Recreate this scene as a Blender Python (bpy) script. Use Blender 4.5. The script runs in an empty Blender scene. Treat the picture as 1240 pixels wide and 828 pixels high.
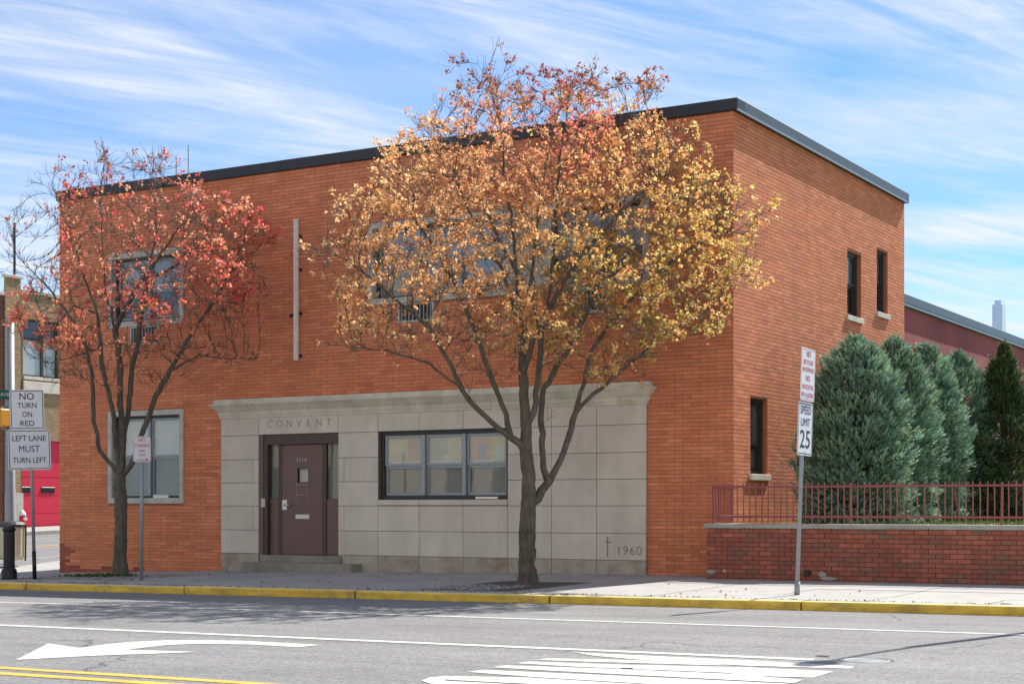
import bpy, math, random
import numpy as np
from mathutils import Vector, Matrix
R = math.radians
rng = np.random.default_rng(7)
random.seed(7)
scene = bpy.context.scene
COL = scene.collection

# ------------------------------------------------------------------ camera
F, CX, HY = 1951.0, 620.0, 614.0            # focal length and level line of the photograph, in its pixels
PSI = R(30.6)
AX = np.array([-math.sin(PSI), math.cos(PSI), 0.0])
RT = np.array([math.cos(PSI), math.sin(PSI), 0.0])
UP = np.array([0.0, 0.0, 1.0])
CAM = np.array([10.434, -24.849, 1.136])
cd = bpy.data.cameras.new("camera")
cam = bpy.data.objects.new("camera", cd)
COL.objects.link(cam)
cam.location = CAM
cam.rotation_euler = (R(90), 0, PSI)
cd.sensor_width = 36
cd.lens = F / 1240 * 36
cd.shift_y = (HY - 414) / 1240
cd.clip_end = 6000
scene.camera = cam

# ------------------------------------------------------------------ sky, sun, exposure
SUN = Vector((0.18, 1.0, 1.10)).normalized()
elev, azim = math.asin(SUN.z), math.atan2(SUN.x, SUN.y)
w = bpy.data.worlds.new("World"); scene.world = w; w.use_nodes = True
nt = w.node_tree; nt.nodes.clear()
def N(t, typ, **k):
    n = t.nodes.new(typ)
    for a, b in k.items(): setattr(n, a, b)
    return n
L = nt.links.new
out = N(nt, "ShaderNodeOutputWorld"); bg = N(nt, "ShaderNodeBackground")
sky = N(nt, "ShaderNodeTexSky", sky_type='NISHITA', sun_disc=False, sun_elevation=elev, sun_rotation=azim,
        air_density=1.0, dust_density=0.0, ozone_density=4.0, altitude=2200)
bg.inputs[1].default_value = 0.09
tc = N(nt, "ShaderNodeTexCoord"); sx = N(nt, "ShaderNodeSeparateXYZ"); L(tc.outputs['Generated'], sx.inputs[0])
def M(op, a, b=None, c=None):
    n = N(nt, "ShaderNodeMath", operation=op)
    for i, v in enumerate((a, b, c)):
        if v is None: continue
        if isinstance(v, (int, float)): n.inputs[i].default_value = v
        else: L(v, n.inputs[i])
    return n.outputs[0]
def ramp(val, stops):
    r = N(nt, "ShaderNodeValToRGB"); e = r.color_ramp.elements
    e[0].position, e[0].color = stops[0][0], (stops[0][1],)*3 + (1,)
    e[1].position, e[1].color = stops[1][0], (stops[1][1],)*3 + (1,)
    L(val, r.inputs[0]); return r.outputs[0]
# thin high cloud: noise laid out on a flat sheet overhead, drawn out into streaks
zc = M('ADD', M('MAXIMUM', sx.outputs[2], 0.0), 0.16)
cv = N(nt, "ShaderNodeCombineXYZ"); L(M('DIVIDE', sx.outputs[0], zc), cv.inputs[0]); L(M('DIVIDE', sx.outputs[1], zc), cv.inputs[1])
def cloud(rot, scl, nscale, detail, dist, seed):
    rm = N(nt, "ShaderNodeMapping"); rm.inputs['Rotation'].default_value = (0, 0, R(rot)); L(cv.outputs[0], rm.inputs[0])
    mp = N(nt, "ShaderNodeMapping"); mp.inputs['Scale'].default_value = scl; mp.inputs['Location'].default_value = (seed, seed*.7, 0)
    L(rm.outputs[0], mp.inputs[0])
    nz = N(nt, "ShaderNodeTexNoise"); nz.inputs['Scale'].default_value = nscale; nz.inputs['Detail'].default_value = detail
    nz.inputs['Roughness'].default_value = .62; nz.inputs['Distortion'].default_value = dist; L(mp.outputs[0], nz.inputs[0])
    return nz.outputs[0]
big = cloud(-52, (.55, 1.5, 1), 1.5, 6, .5, 5.2)
fine = cloud(-58, (.7, 4.5, 1), 3.2, 9, .7, 3.1)
veil = cloud(-40, (.6, 1.6, 1), .8, 3, .2, 8.6)
big_r = ramp(big, ((.42, 0), (.60, 1)))
fine_r = ramp(fine, ((.32, .15), (.72, 1)))
cl = M('MULTIPLY', big_r, fine_r)
cl = M('ADD', cl, M('MULTIPLY', ramp(veil, ((.42, 0), (.68, 1))), .4))
cl = M('MINIMUM', M('MULTIPLY', cl, 1.0), .9)
cl = M('ADD', cl, 0.04)
mixc = N(nt, "ShaderNodeMixRGB"); L(cl, mixc.inputs[0]); 
tint = N(nt, "ShaderNodeMixRGB", blend_type='MULTIPLY'); tint.inputs[0].default_value = 1
L(sky.outputs[0], tint.inputs[1]); tint.inputs[2].default_value = (.62, .84, .97, 1)
L(tint.outputs[0], mixc.inputs[1]); mixc.inputs[2].default_value = (4.9, 5.15, 5.55, 1)
L(mixc.outputs[0], bg.inputs[0]); L(bg.outputs[0], out.inputs[0])
sd = bpy.data.lights.new("sun", 'SUN'); sd.energy = 4.0; sd.angle = R(.5); sd.color = (1, .945, .87)
so = bpy.data.objects.new("sun", sd); COL.objects.link(so)
so.rotation_euler = SUN.to_track_quat('Z', 'Y').to_euler()
vs = scene.view_settings
vs.view_transform = 'Standard'; vs.look = 'None'; vs.gamma = 1; vs.exposure = 1.02
scene.cycles.max_bounces = 6; scene.cycles.transparent_max_bounces = 12

# ------------------------------------------------------------------ photograph pixel -> point on a known plane
def pray(x, y): return AX + RT*(x-CX)/F + UP*(HY-y)/F
def onY(x, y, Y): r = pray(x, y); return CAM + r*((Y-CAM[1])/r[1])
def onX(x, y, X): r = pray(x, y); return CAM + r*((X-CAM[0])/r[0])
def onplane(x, y, n, d): r = pray(x, y); n = np.array(n); return CAM + r*((d-n@CAM)/(n@r))
def onroad(x, y): return onplane(x, y, (-.0075, .01, 1), -.242)
def toP(p):
    d = np.array(p, float)-CAM; D = d@AX; return CX+F*(d@RT)/D, HY-F*d[2]/D
FX = lambda x, Y=0: float(onY(x, 500, Y)[0])             # X on a plane parallel to the front
FZ = lambda x, y, Y=0: float(onY(x, y, Y)[2])
SY = lambda x, X=0: float(onX(x, 500, X)[1])
SZ = lambda x, y, X=0: float(onX(x, y, X)[2])
def base_z(X): return float(np.interp(X, [-18.5, -16, -11, 0, 6, 40], [-.30, -.28, -.13, 0, .02, .05]))
def curb_z(X): return -.068 + .0073*max(X, -18.5)
def walk_z(X, Y):
    t = min(1, max(0, -Y/5.2)); a = base_z(X); return a + (curb_z(X)-a)*t
def road_z(X, Y): return .0075*max(min(X, 60), -60) - .187 + .01*((-5.5-Y) if Y > -16.5 else (11.0 + (Y+16.5)))
def street_z(X, Y):
    t = min(1, max(0, (Y+5.5)/8)); t = t*t*(3-2*t)
    return road_z(X, -5.5)*(1-t) + (-.27+.027*max(Y, 0))*t

# ------------------------------------------------------------------ mesh helpers
class MB:
    def __init__(s): s.v = []; s.f = []; s.mi = []
    def add(s, vs, fs, mi=0):
        o = len(s.v); s.v += [tuple(map(float, p)) for p in vs]; s.f += [tuple(i+o for i in f) for f in fs]; s.mi += [mi]*len(fs)
    def box(s, x0, x1, y0, y1, z0, z1, mi=0):
        x0, x1 = sorted((x0, x1)); y0, y1 = sorted((y0, y1)); z0, z1 = sorted((z0, z1))
        s.add([(x0,y0,z0),(x1,y0,z0),(x1,y1,z0),(x0,y1,z0),(x0,y0,z1),(x1,y0,z1),(x1,y1,z1),(x0,y1,z1)],
              [(0,3,2,1),(4,5,6,7),(0,1,5,4),(1,2,6,5),(2,3,7,6),(3,0,4,7)], mi)
    def cbox(s, x0, x1, y0, y1, z0, z1, c=.006, mi=0):      # box with chamfered edges
        x0, x1 = sorted((x0, x1)); y0, y1 = sorted((y0, y1)); z0, z1 = sorted((z0, z1))
        vs = []; 
        for (sxx, syy, szz) in [(a, b, d) for a in (0,1) for b in (0,1) for d in (0,1)]:
            X, Y, Z = (x0, x1)[sxx], (y0, y1)[syy], (z0, z1)[szz]
            ix, iy, iz = (c if not sxx else -c), (c if not syy else -c), (c if not szz else -c)
            vs += [(X, Y+iy, Z+iz), (X+ix, Y, Z+iz), (X+ix, Y+iy, Z)]
        I = lambda a, b, d, k: (a*4+b*2+d)*3+k
        fs = [(I(0,0,0,0), I(0,0,1,0), I(0,1,1,0), I(0,1,0,0)), (I(1,0,0,0), I(1,1,0,0), I(1,1,1,0), I(1,0,1,0)),
              (I(0,0,0,1), I(1,0,0,1), I(1,0,1,1), I(0,0,1,1)), (I(0,1,0,1), I(0,1,1,1), I(1,1,1,1), I(1,1,0,1)),
              (I(0,0,0,2), I(0,1,0,2), I(1,1,0,2), I(1,0,0,2)), (I(0,0,1,2), I(1,0,1,2), I(1,1,1,2), I(0,1,1,2))]
        for a in (0,1):
            for b in (0,1):
                fs.append((I(a,b,0,0), I(a,b,1,0), I(a,b,1,1), I(a,b,0,1)))
                fs.append((I(a,0,b,0), I(a,1,b,0), I(a,1,b,2), I(a,0,b,2)))
                fs.append((I(0,a,b,1), I(1,a,b,1), I(1,a,b,2), I(0,a,b,2)))
                for d in (0,1): fs.append((I(a,b,d,0), I(a,b,d,1), I(a,b,d,2)))
        s.add(vs, fs, mi)
    def tube(s, pts, rad, n=8, cap=True, mi=0):
        pts = [Vector(p) for p in pts]
        if not hasattr(rad, '__len__'): rad = [rad]*len(pts)
        rings = []; u = None
        for i, p in enumerate(pts):
            d = (pts[min(i+1, len(pts)-1)] - pts[max(i-1, 0)]).normalized()
            if u is None: u = d.orthogonal().normalized()
            u = (u - d*u.dot(d)).normalized() if (u - d*u.dot(d)).length > 1e-6 else d.orthogonal().normalized()
            v = d.cross(u)
            rings.append([p + (u*math.cos(2*math.pi*k/n) + v*math.sin(2*math.pi*k/n))*rad[i] for k in range(n)])
        vs = [q for r in rings for q in r]
        fs = [(i*n+k, i*n+(k+1) % n, (i+1)*n+(k+1) % n, (i+1)*n+k) for i in range(len(pts)-1) for k in range(n)]
        if cap: fs += [tuple(range(n))[::-1], tuple((len(pts)-1)*n+k for k in range(n))]
        s.add(vs, fs, mi)
    def lathe(s, c, prof, n=20, mi=0, flute=0, fr=(0, 0)):
        vs = []; 
        for (r, z) in prof:
            for k in range(n):
                a = 2*math.pi*k/n; rr = r
                if flute and fr[0] <= z <= fr[1] and k % 2: rr = r*(1-flute)
                vs.append((c[0]+rr*math.cos(a), c[1]+rr*math.sin(a), c[2]+z))
        m = len(prof)
        fs = [(i*n+k, i*n+(k+1) % n, (i+1)*n+(k+1) % n, (i+1)*n+k) for i in range(m-1) for k in range(n)]
        fs += [tuple(range(n))[::-1], tuple((m-1)*n+k for k in range(n))]
        s.add(vs, fs, mi)
    def xf(s, mat):
        s.v = [tuple(mat @ Vector(p)) for p in s.v]; return s
    def mesh(s, name, mats):
        me = bpy.data.meshes.new(name); me.from_pydata(s.v, [], s.f)
        for m in (mats if isinstance(mats, (list, tuple)) else [mats]): me.materials.append(m)
        if any(s.mi): me.polygons.foreach_set('material_index', s.mi)
        me.validate(); me.update(); return me
    def build(s, name, mats, parent=None, smooth=False, **props):
        me = s.mesh(name, mats)
        if smooth: me.polygons.foreach_set('use_smooth', [True]*len(me.polygons))
        return link(name, me, parent, **props)
def link(name, me, parent=None, loc=None, **props):
    o = bpy.data.objects.new(name, me); COL.objects.link(o)
    if parent is not None:
        o.parent = parent
        if loc is None: o.location = -world_loc(parent)
        else: o.location = Vector(loc) - world_loc(parent)
    elif loc is not None: o.location = loc
    for k, v in props.items(): o[k] = v
    return o
def world_loc(o):
    v = Vector(o.location); p = o.parent
    while p is not None: v += Vector(p.location); p = p.parent
    return v
def thing(name, label, cat, loc, group=None):
    o = bpy.data.objects.new(name, None); COL.objects.link(o); o.location = loc; o.empty_display_size = .2
    o['label'] = label; o['category'] = cat
    if group: o['group'] = group
    return o
def fast_mesh(name, V, Fa, mats, cols=None, smooth=False, mi=None):   # V (n,3), Fa (m,k)
    V = np.asarray(V, dtype=np.float32); Fa = np.asarray(Fa, dtype=np.int32)
    me = bpy.data.meshes.new(name); k = Fa.shape[1]
    me.vertices.add(len(V)); me.vertices.foreach_set('co', V.ravel())
    me.loops.add(Fa.size); me.loops.foreach_set('vertex_index', Fa.ravel())
    me.polygons.add(len(Fa)); me.polygons.foreach_set('loop_start', np.arange(len(Fa), dtype=np.int32)*k)
    me.polygons.foreach_set('loop_total', np.full(len(Fa), k, dtype=np.int32))
    for m in (mats if isinstance(mats, (list, tuple)) else [mats]): me.materials.append(m)
    if smooth: me.polygons.foreach_set('use_smooth', np.ones(len(Fa), dtype=bool))
    me.update(calc_edges=True)
    if cols is not None:
        a = me.color_attributes.new(name='tone', type='FLOAT_COLOR', domain='POINT')
        c = np.ones((len(V), 4), dtype=np.float32); c[:, :3] = cols; a.data.foreach_set('color', c.ravel())
    return me
def text_mb(body, size, mat4, ext=.0015, sxs=1.0, sp=1.0, off=0.0, align='CENTER'):
    cu = bpy.data.curves.new('lettering', 'FONT'); cu.body = body; cu.size = size; cu.extrude = ext
    cu.align_x = align; cu.align_y = 'CENTER'; cu.space_character = sp; cu.offset = off; cu.resolution_u = 3
    ob = bpy.data.objects.new('lettering', cu); COL.objects.link(ob)
    dg = bpy.context.evaluated_depsgraph_get()
    me = bpy.data.meshes.new_from_object(ob.evaluated_get(dg))
    m = MB(); X = mat4 @ Matrix.Diagonal((sxs, 1, 1, 1))
    m.add([X @ v.co for v in me.vertices], [tuple(p.vertices) for p in me.polygons])
    bpy.data.objects.remove(ob); bpy.data.curves.remove(cu); bpy.data.meshes.remove(me)
    return m
def merge(*ms):
    r = MB()
    for m in ms:
        o = len(r.v); r.v += m.v; r.f += [tuple(i+o for i in f) for f in m.f]; r.mi += m.mi
    return r
def frame_mat(origin, xdir, ydir=(0, 0, 1)):     # local x -> xdir, local y -> up, z -> out of the surface
    x = Vector(xdir).normalized(); y = Vector(ydir).normalized(); z = x.cross(y)
    m = Matrix((x, y, z)).transposed().to_4x4(); m.translation = Vector(origin); return m

# ------------------------------------------------------------------ materials
def srgb(r, g, b): return tuple(((c/255+.055)/1.055)**2.4 if c > 10 else c/255/12.92 for c in (r, g, b))
def mat(name, col, rough=.8, var=.12, scale=6.0, metal=0.0, bump=0.0, bscale=60.0, spec=.5, island=0.0, hue=None,
        stain=None, stain_amt=.0, stain_scale=1.2, coords='Object', detail=4, stretch=None):
    m = bpy.data.materials.new(name); m.use_nodes = True; t = m.node_tree; b = t.nodes['Principled BSDF']; l = t.links.new
    b.inputs['Roughness'].default_value = rough; b.inputs['Metallic'].default_value = metal
    b.inputs['Specular IOR Level'].default_value = spec
    g = N(t, 'ShaderNodeNewGeometry'); vec = g.outputs['Position']
    if stretch:
        mp = N(t, 'ShaderNodeMapping'); mp.inputs['Scale'].default_value = stretch; l(vec, mp.inputs[0]); vec = mp.outputs[0]
    nz = N(t, 'ShaderNodeTexNoise'); nz.inputs['Scale'].default_value = scale; nz.inputs['Detail'].default_value = detail
    nz.inputs['Roughness'].default_value = .65; l(vec, nz.inputs[0])
    mr = N(t, 'ShaderNodeMapRange'); mr.inputs[1].default_value = .3; mr.inputs[2].default_value = .7
    mr.inputs[3].default_value = 1-var; mr.inputs[4].default_value = 1+var; l(nz.outputs[0], mr.inputs[0])
    fac = mr.outputs[0]
    base = N(t, 'ShaderNodeRGB'); base.outputs[0].default_value = (*col, 1); cur = base.outputs[0]
    if island:
        oi = N(t, 'ShaderNodeObjectInfo'); ad = N(t, 'ShaderNodeMath', operation='ADD'); l(oi.outputs['Random'], ad.inputs[0]); l(g.outputs['Random Per Island'], ad.inputs[1])
        fr = N(t, 'ShaderNodeMath', operation='FRACT'); l(ad.outputs[0], fr.inputs[0])
        if hue:
            cr = N(t, 'ShaderNodeValToRGB'); cr.color_ramp.interpolation = 'LINEAR'; e = cr.color_ramp.elements
            e[0].position = 0; e[0].color = (*hue[0], 1); e[1].position = 1; e[1].color = (*hue[-1], 1)
            for i, h in enumerate(hue[1:-1]):
                q = e.new((i+1)/(len(hue)-1)); q.color = (*h, 1)
            l(fr.outputs[0], cr.inputs[0]); cur = cr.outputs[0]
        m2 = N(t, 'ShaderNodeMapRange'); m2.inputs[3].default_value = 1-island; m2.inputs[4].default_value = 1+island
        f7 = N(t, 'ShaderNodeMath', operation='MULTIPLY'); f7.inputs[1].default_value = 17.31; l(fr.outputs[0], f7.inputs[0])
        f8 = N(t, 'ShaderNodeMath', operation='FRACT'); l(f7.outputs[0], f8.inputs[0]); l(f8.outputs[0], m2.inputs[0])
        mm = N(t, 'ShaderNodeMath', operation='MULTIPLY'); l(fac, mm.inputs[0]); l(m2.outputs[0], mm.inputs[1]); fac = mm.outputs[0]
    sc = N(t, 'ShaderNodeVectorMath', operation='SCALE'); l(cur, sc.inputs[0]); l(fac, sc.inputs['Scale']); cur = sc.outputs[0]
    if stain:
        n2 = N(t, 'ShaderNodeTexNoise'); n2.inputs['Scale'].default_value = stain_scale; n2.inputs['Detail'].default_value = 6; n2.inputs['Roughness'].default_value = .7
        l(g.outputs['Position'], n2.inputs[0])
        r2 = N(t, 'ShaderNodeMapRange'); r2.inputs[1].default_value = .48; r2.inputs[2].default_value = .68; r2.inputs[3].default_value = 0; r2.inputs[4].default_value = stain_amt
        l(n2.outputs[0], r2.inputs[0]); mx = N(t, 'ShaderNodeMixRGB'); l(r2.outputs[0], mx.inputs[0]); l(cur, mx.inputs[1]); mx.inputs[2].default_value = (*stain, 1); cur = mx.outputs[0]
    l(cur, b.inputs['Base Color'])
    if bump:
        n3 = N(t, 'ShaderNodeTexNoise'); n3.inputs['Scale'].default_value = bscale; n3.inputs['Detail'].default_value = 5; l(vec, n3.inputs[0])
        bp = N(t, 'ShaderNodeBump'); bp.inputs['Strength'].default_value = bump; bp.inputs['Distance'].default_value = .01; l(n3.outputs[0], bp.inputs['Height']); l(bp.outputs[0], b.inputs['Normal'])
    return m
BR = srgb
m_brick = mat('orange_brick', BR(180,88,52), .88, .08, 3.0, island=.08, bump=.35, bscale=90,
              hue=[BR(222,140,100), BR(217,133,94), BR(228,148,108), BR(220,138,98), BR(208,126,92), BR(225,143,103)], spec=.3, stain=BR(196,126,96), stain_amt=.35, stain_scale=.6)
m_quoin = mat('weathered_corner_brick', BR(160,88,66), .9, .15, 8, island=.15, bump=.3)
m_mortar = mat('dark_joint_mortar', BR(172,112,82), .95, .15, 20, bump=.3)
m_wallcore = m_mortar
m_lime = mat('limestone', BR(214,206,191), .85, .05, 2.2, island=.045, bump=.12, bscale=120, stain=BR(188,180,164), stain_amt=.35, stain_scale=1.3, spec=.3)
m_limebase = mat('stained_limestone_base', BR(178,170,154), .88, .12, 5, island=.07, bump=.2, stain=BR(136,106,86), stain_amt=.7, stain_scale=2.1, spec=.3)
m_joint = mat('stone_joint_mortar', BR(112,106,98), .95, .1, 20)
m_cornice = mat('cornice_stone', BR(216,210,192), .85, .08, 3, island=.04, bump=.15, stain=BR(160,152,136), stain_amt=.4, stain_scale=2.6, stretch=(1,1,1))
m_step = mat('step_stone', BR(150,146,134), .88, .12, 8, bump=.2, stain=BR(106,104,94), stain_amt=.6)
m_dark = mat('black_metal_coping', BR(44,42,42), .45, .1, 3, metal=0)
m_copelip = mat('coping_lip_metal', BR(150,158,160), .4, .1, 3, metal=.5)
m_copeside = mat('grey_green_coping', BR(80,88,88), .42, .08, 3, metal=.2)
m_brown = mat('brown_door_paint', BR(112,84,80), .42, .07, 4, bump=.05)
m_brownd = mat('dark_brown_frame', BR(78,62,58), .5, .1, 6)
m_alum = mat('blue_grey_aluminium', BR(150,160,166), .45, .06, 8, metal=.25)
m_bronze = mat('dark_bronze_frame', BR(52,54,54), .5, .08, 8, metal=.1)
m_blind = mat('pale_roller_blind', BR(238,236,226), .9, .05, 2)
m_screen = mat('grey_blind_behind_screen', BR(160,160,152), .9, .07, 3)
m_dkint = mat('unlit_interior', BR(44,46,48), .9, .3, 2)  # dark colour stands for the unlit inside behind panes and grilles
m_galv = mat('galvanised_steel', BR(150,156,160), .55, .1, 12, metal=.25, bump=.05)
m_silver = mat('satin_metal', BR(205,205,200), .35, .05, 12, metal=.6)
m_white = mat('white_sheeting', BR(226,226,228), .45, .03, 4)
m_black = mat('black_paint', BR(18,18,20), .38, .15, 10)
m_red = mat('red_lettering', BR(190,40,44), .5, .05, 10)
m_blk = mat('black_lettering', BR(18,18,18), .5, .05, 10)
m_engr = mat('incised_letter_shadow', BR(104,98,92), .95, .15, 15)
m_curb = mat('yellow_curb_paint', BR(230,190,70), .7, .16, 7, bump=.25, bscale=40, stain=BR(150,132,84), stain_amt=.6, stain_scale=3.2, stretch=(.5,1,2))
m_curbtop = mat('lit_worn_curb_top', BR(228,206,140), .75, .14, 9, bump=.2, stain=BR(170,160,140), stain_amt=.6, stain_scale=4)  # light on the curb top is put into this paler yellow; stains are wear
m_slab = mat('sidewalk_concrete', BR(164,163,160), .9, .07, 2.5, island=.035, bump=.25, bscale=150, stain=BR(140,134,126), stain_amt=.45, stain_scale=1.1)
m_slabj = mat('sidewalk_joint', BR(96,92,86), .95, .1, 20)
def asphalt(name, col, contrast):
    m = mat(name, col, .9, .05, .8, bump=.5, bscale=160, spec=.3, stain=tuple(c*.86 for c in col), stain_amt=.5, stain_scale=.35)
    t = m.node_tree; b = t.nodes['Principled BSDF']; l = t.links.new
    src = b.inputs['Base Color'].links[0].from_socket
    g = N(t, 'ShaderNodeNewGeometry'); v = N(t, 'ShaderNodeTexVoronoi'); v.inputs['Scale'].default_value = 52; l(g.outputs['Position'], v.inputs[0])
    sp = N(t, 'ShaderNodeSeparateColor'); l(v.outputs['Color'], sp.inputs[0])
    v2 = N(t, 'ShaderNodeTexNoise'); v2.inputs['Scale'].default_value = 24; v2.inputs['Detail'].default_value = 3; l(g.outputs['Position'], v2.inputs[0])
    ad = N(t, 'ShaderNodeMath', operation='ADD'); l(sp.outputs[0], ad.inputs[0]); l(v2.outputs[0], ad.inputs[1])
    mr = N(t, 'ShaderNodeMapRange'); mr.inputs[1].default_value = .3; mr.inputs[2].default_value = 1.7; mr.inputs[3].default_value = 1-contrast; mr.inputs[4].default_value = 1+contrast
    l(ad.outputs[0], mr.inputs[0]); s = N(t, 'ShaderNodeVectorMath', operation='SCALE'); l(src, s.inputs[0]); l(mr.outputs[0], s.inputs['Scale']); l(s.outputs[0], b.inputs['Base Color'])
    return m
def band(m, stretch, amt, lo=.35, hi=.65):
    t = m.node_tree; b = t.nodes['Principled BSDF']; l = t.links.new; src = b.inputs['Base Color'].links[0].from_socket
    g = N(t, 'ShaderNodeNewGeometry'); mp = N(t, 'ShaderNodeMapping'); mp.inputs['Scale'].default_value = stretch; l(g.outputs['Position'], mp.inputs[0])
    nz = N(t, 'ShaderNodeTexNoise'); nz.inputs['Scale'].default_value = 1; nz.inputs['Detail'].default_value = 6; nz.inputs['Roughness'].default_value = .7; l(mp.outputs[0], nz.inputs[0])
    mr = N(t, 'ShaderNodeMapRange'); mr.inputs[1].default_value = lo; mr.inputs[2].default_value = hi; mr.inputs[3].default_value = 1-amt; mr.inputs[4].default_value = 1+amt*.5; l(nz.outputs[0], mr.inputs[0])
    s = N(t, 'ShaderNodeVectorMath', operation='SCALE'); l(src, s.inputs[0]); l(mr.outputs[0], s.inputs['Scale']); l(s.outputs[0], b.inputs['Base Color'])
band(m_brick, (.25, .25, 3.2), .08); band(m_brick, (1.8, 1.8, .22), .06); band(m_lime, (1.6, 1.6, .35), .08); band(m_cornice, (2.5, 2.5, .6), .12); band(m_curb, (3, 3, 14), .2)
band(m_slab, (.5, .5, .5), .08)
m_asph = asphalt('asphalt', (.215,.215,.215), .42)
def cracks(m, sc, wd, amt, seed):
    t = m.node_tree; b = t.nodes['Principled BSDF']; l = t.links.new; src = b.inputs['Base Color'].links[0].from_socket
    g = N(t, 'ShaderNodeNewGeometry'); mp = N(t, 'ShaderNodeMapping'); mp.inputs['Location'].default_value = (seed, seed*.3, 0); l(g.outputs['Position'], mp.inputs[0])
    nz = N(t, 'ShaderNodeTexNoise'); nz.inputs['Scale'].default_value = 2.2; nz.inputs['Detail'].default_value = 6; l(mp.outputs[0], nz.inputs[0])
    ad = N(t, 'ShaderNodeMixRGB', blend_type='ADD'); ad.inputs[0].default_value = .45; l(mp.outputs[0], ad.inputs[1]); l(nz.outputs['Color'], ad.inputs[2])
    vo = N(t, 'ShaderNodeTexVoronoi', feature='DISTANCE_TO_EDGE'); vo.inputs['Scale'].default_value = sc; l(ad.outputs[0], vo.inputs[0])
    mr = N(t, 'ShaderNodeMapRange'); mr.inputs[1].default_value = 0; mr.inputs[2].default_value = wd; mr.inputs[3].default_value = amt; mr.inputs[4].default_value = 0; l(vo.outputs['Distance'], mr.inputs[0])
    n2 = N(t, 'ShaderNodeTexNoise'); n2.inputs['Scale'].default_value = .35; l(mp.outputs[0], n2.inputs[0]); m2 = N(t, 'ShaderNodeMapRange'); m2.inputs[1].default_value = .48; m2.inputs[2].default_value = .56; l(n2.outputs[0], m2.inputs[0])
    mu = N(t, 'ShaderNodeMath', operation='MULTIPLY'); l(mr.outputs[0], mu.inputs[0]); l(m2.outputs[0], mu.inputs[1])
    mx = N(t, 'ShaderNodeMixRGB'); l(mu.outputs[0], mx.inputs[0]); l(src, mx.inputs[1]); mx.inputs[2].default_value = (.03, .03, .03, 1); l(mx.outputs[0], b.inputs['Base Color'])
cracks(m_asph, .28, .006, .75, 3.0); cracks(m_slab, .45, .004, .5, 9.0)
band(m_asph, (.12, 1.6, 1), .16); band(m_asph, (.5, .5, .5), .08)
m_paint = mat('white_road_paint', BR(208,206,198), .75, .06, 14, bump=.3, stain=BR(165,163,158), stain_amt=.5, stain_scale=5)
band(m_paint, (30, 30, 30), .16, .5, .62)
m_paint2 = mat('worn_white_paint', BR(205,205,200), .8, .12, 20, stain=BR(140,140,140), stain_amt=.6, stain_scale=6)
m_ypaint = mat('yellow_road_paint', BR(226,170,60), .75, .08, 14, stain=BR(160,130,80), stain_amt=.5, stain_scale=5)
m_soil = mat('pit_soil', BR(84,78,70), .97, .3, 12, bump=.8, bscale=40)
m_peb = mat('grey_pebble', BR(140,138,136), .9, .15, 10, island=.35)
m_paver = mat('grey_paver', BR(140,136,130), .9, .12, 10, island=.15)
m_grass = mat('lawn_grass', (.16,.24,.04), .9, .2, 3, island=.3)
m_lawn = mat('lawn_soil', (.11,.14,.04), .95, .2, 3)
m_lowbrick = mat('red_clinker_brick', BR(150,66,48), .85, .16, 7, island=.13, bump=.4, bscale=80,
                 hue=[BR(172,100,80), BR(156,86,70), BR(180,106,84), BR(142,92,76), BR(166,94,76), BR(134,100,84), BR(158,88,70), BR(174,98,78)], stain=BR(124,74,62), stain_amt=.55, stain_scale=.9)
m_lowmort = mat('low_wall_mortar', BR(96,66,54), .95, .2, 15, bump=.4)
m_cap = mat('wall_cap_concrete', BR(170,166,156), .88, .1, 5, island=.05, stain=BR(120,116,106), stain_amt=.5, stain_scale=2)
m_fence = mat('faded_red_iron', BR(150,80,78), .6, .12, 9, stain=BR(120,60,54), stain_amt=.4, stain_scale=5)
m_stucco = mat('painted_red_brick_wall', BR(156,82,80), .9, .08, 1.0, bump=.3, bscale=30, stain=BR(120,58,58), stain_amt=.5, stain_scale=.5, stretch=(1,1,.3))
band(m_stucco, (.6, .6, .12), .14)
m_tan = mat('tan_brick', BR(168,142,100), .9, .14, 3, bump=.3)
m_redbrick = mat('dark_red_brick', BR(120,72,52), .9, .16, 3, bump=.3)
m_reddoor = mat('red_garage_paint', BR(208,36,62), .5, .05, 1)
m_yellow = mat('signal_yellow', BR(232,168,60), .5, .05, 4)
m_green = mat('street_sign_green', BR(16,96,84), .5, .05, 4)
m_bin = mat('beige_bin', BR(190,182,158), .7, .08, 5)
m_roof = mat('flat_roof_membrane', BR(120,118,114), .9, .1, 1)
m_tower = mat('haze_tinted_tower', BR(212,230,246), .7, .05, .02)  # haze of the distance is put into this pale blue
m_ground = mat('distant_ground', BR(120,118,108), .95, .2, .05)
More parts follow.
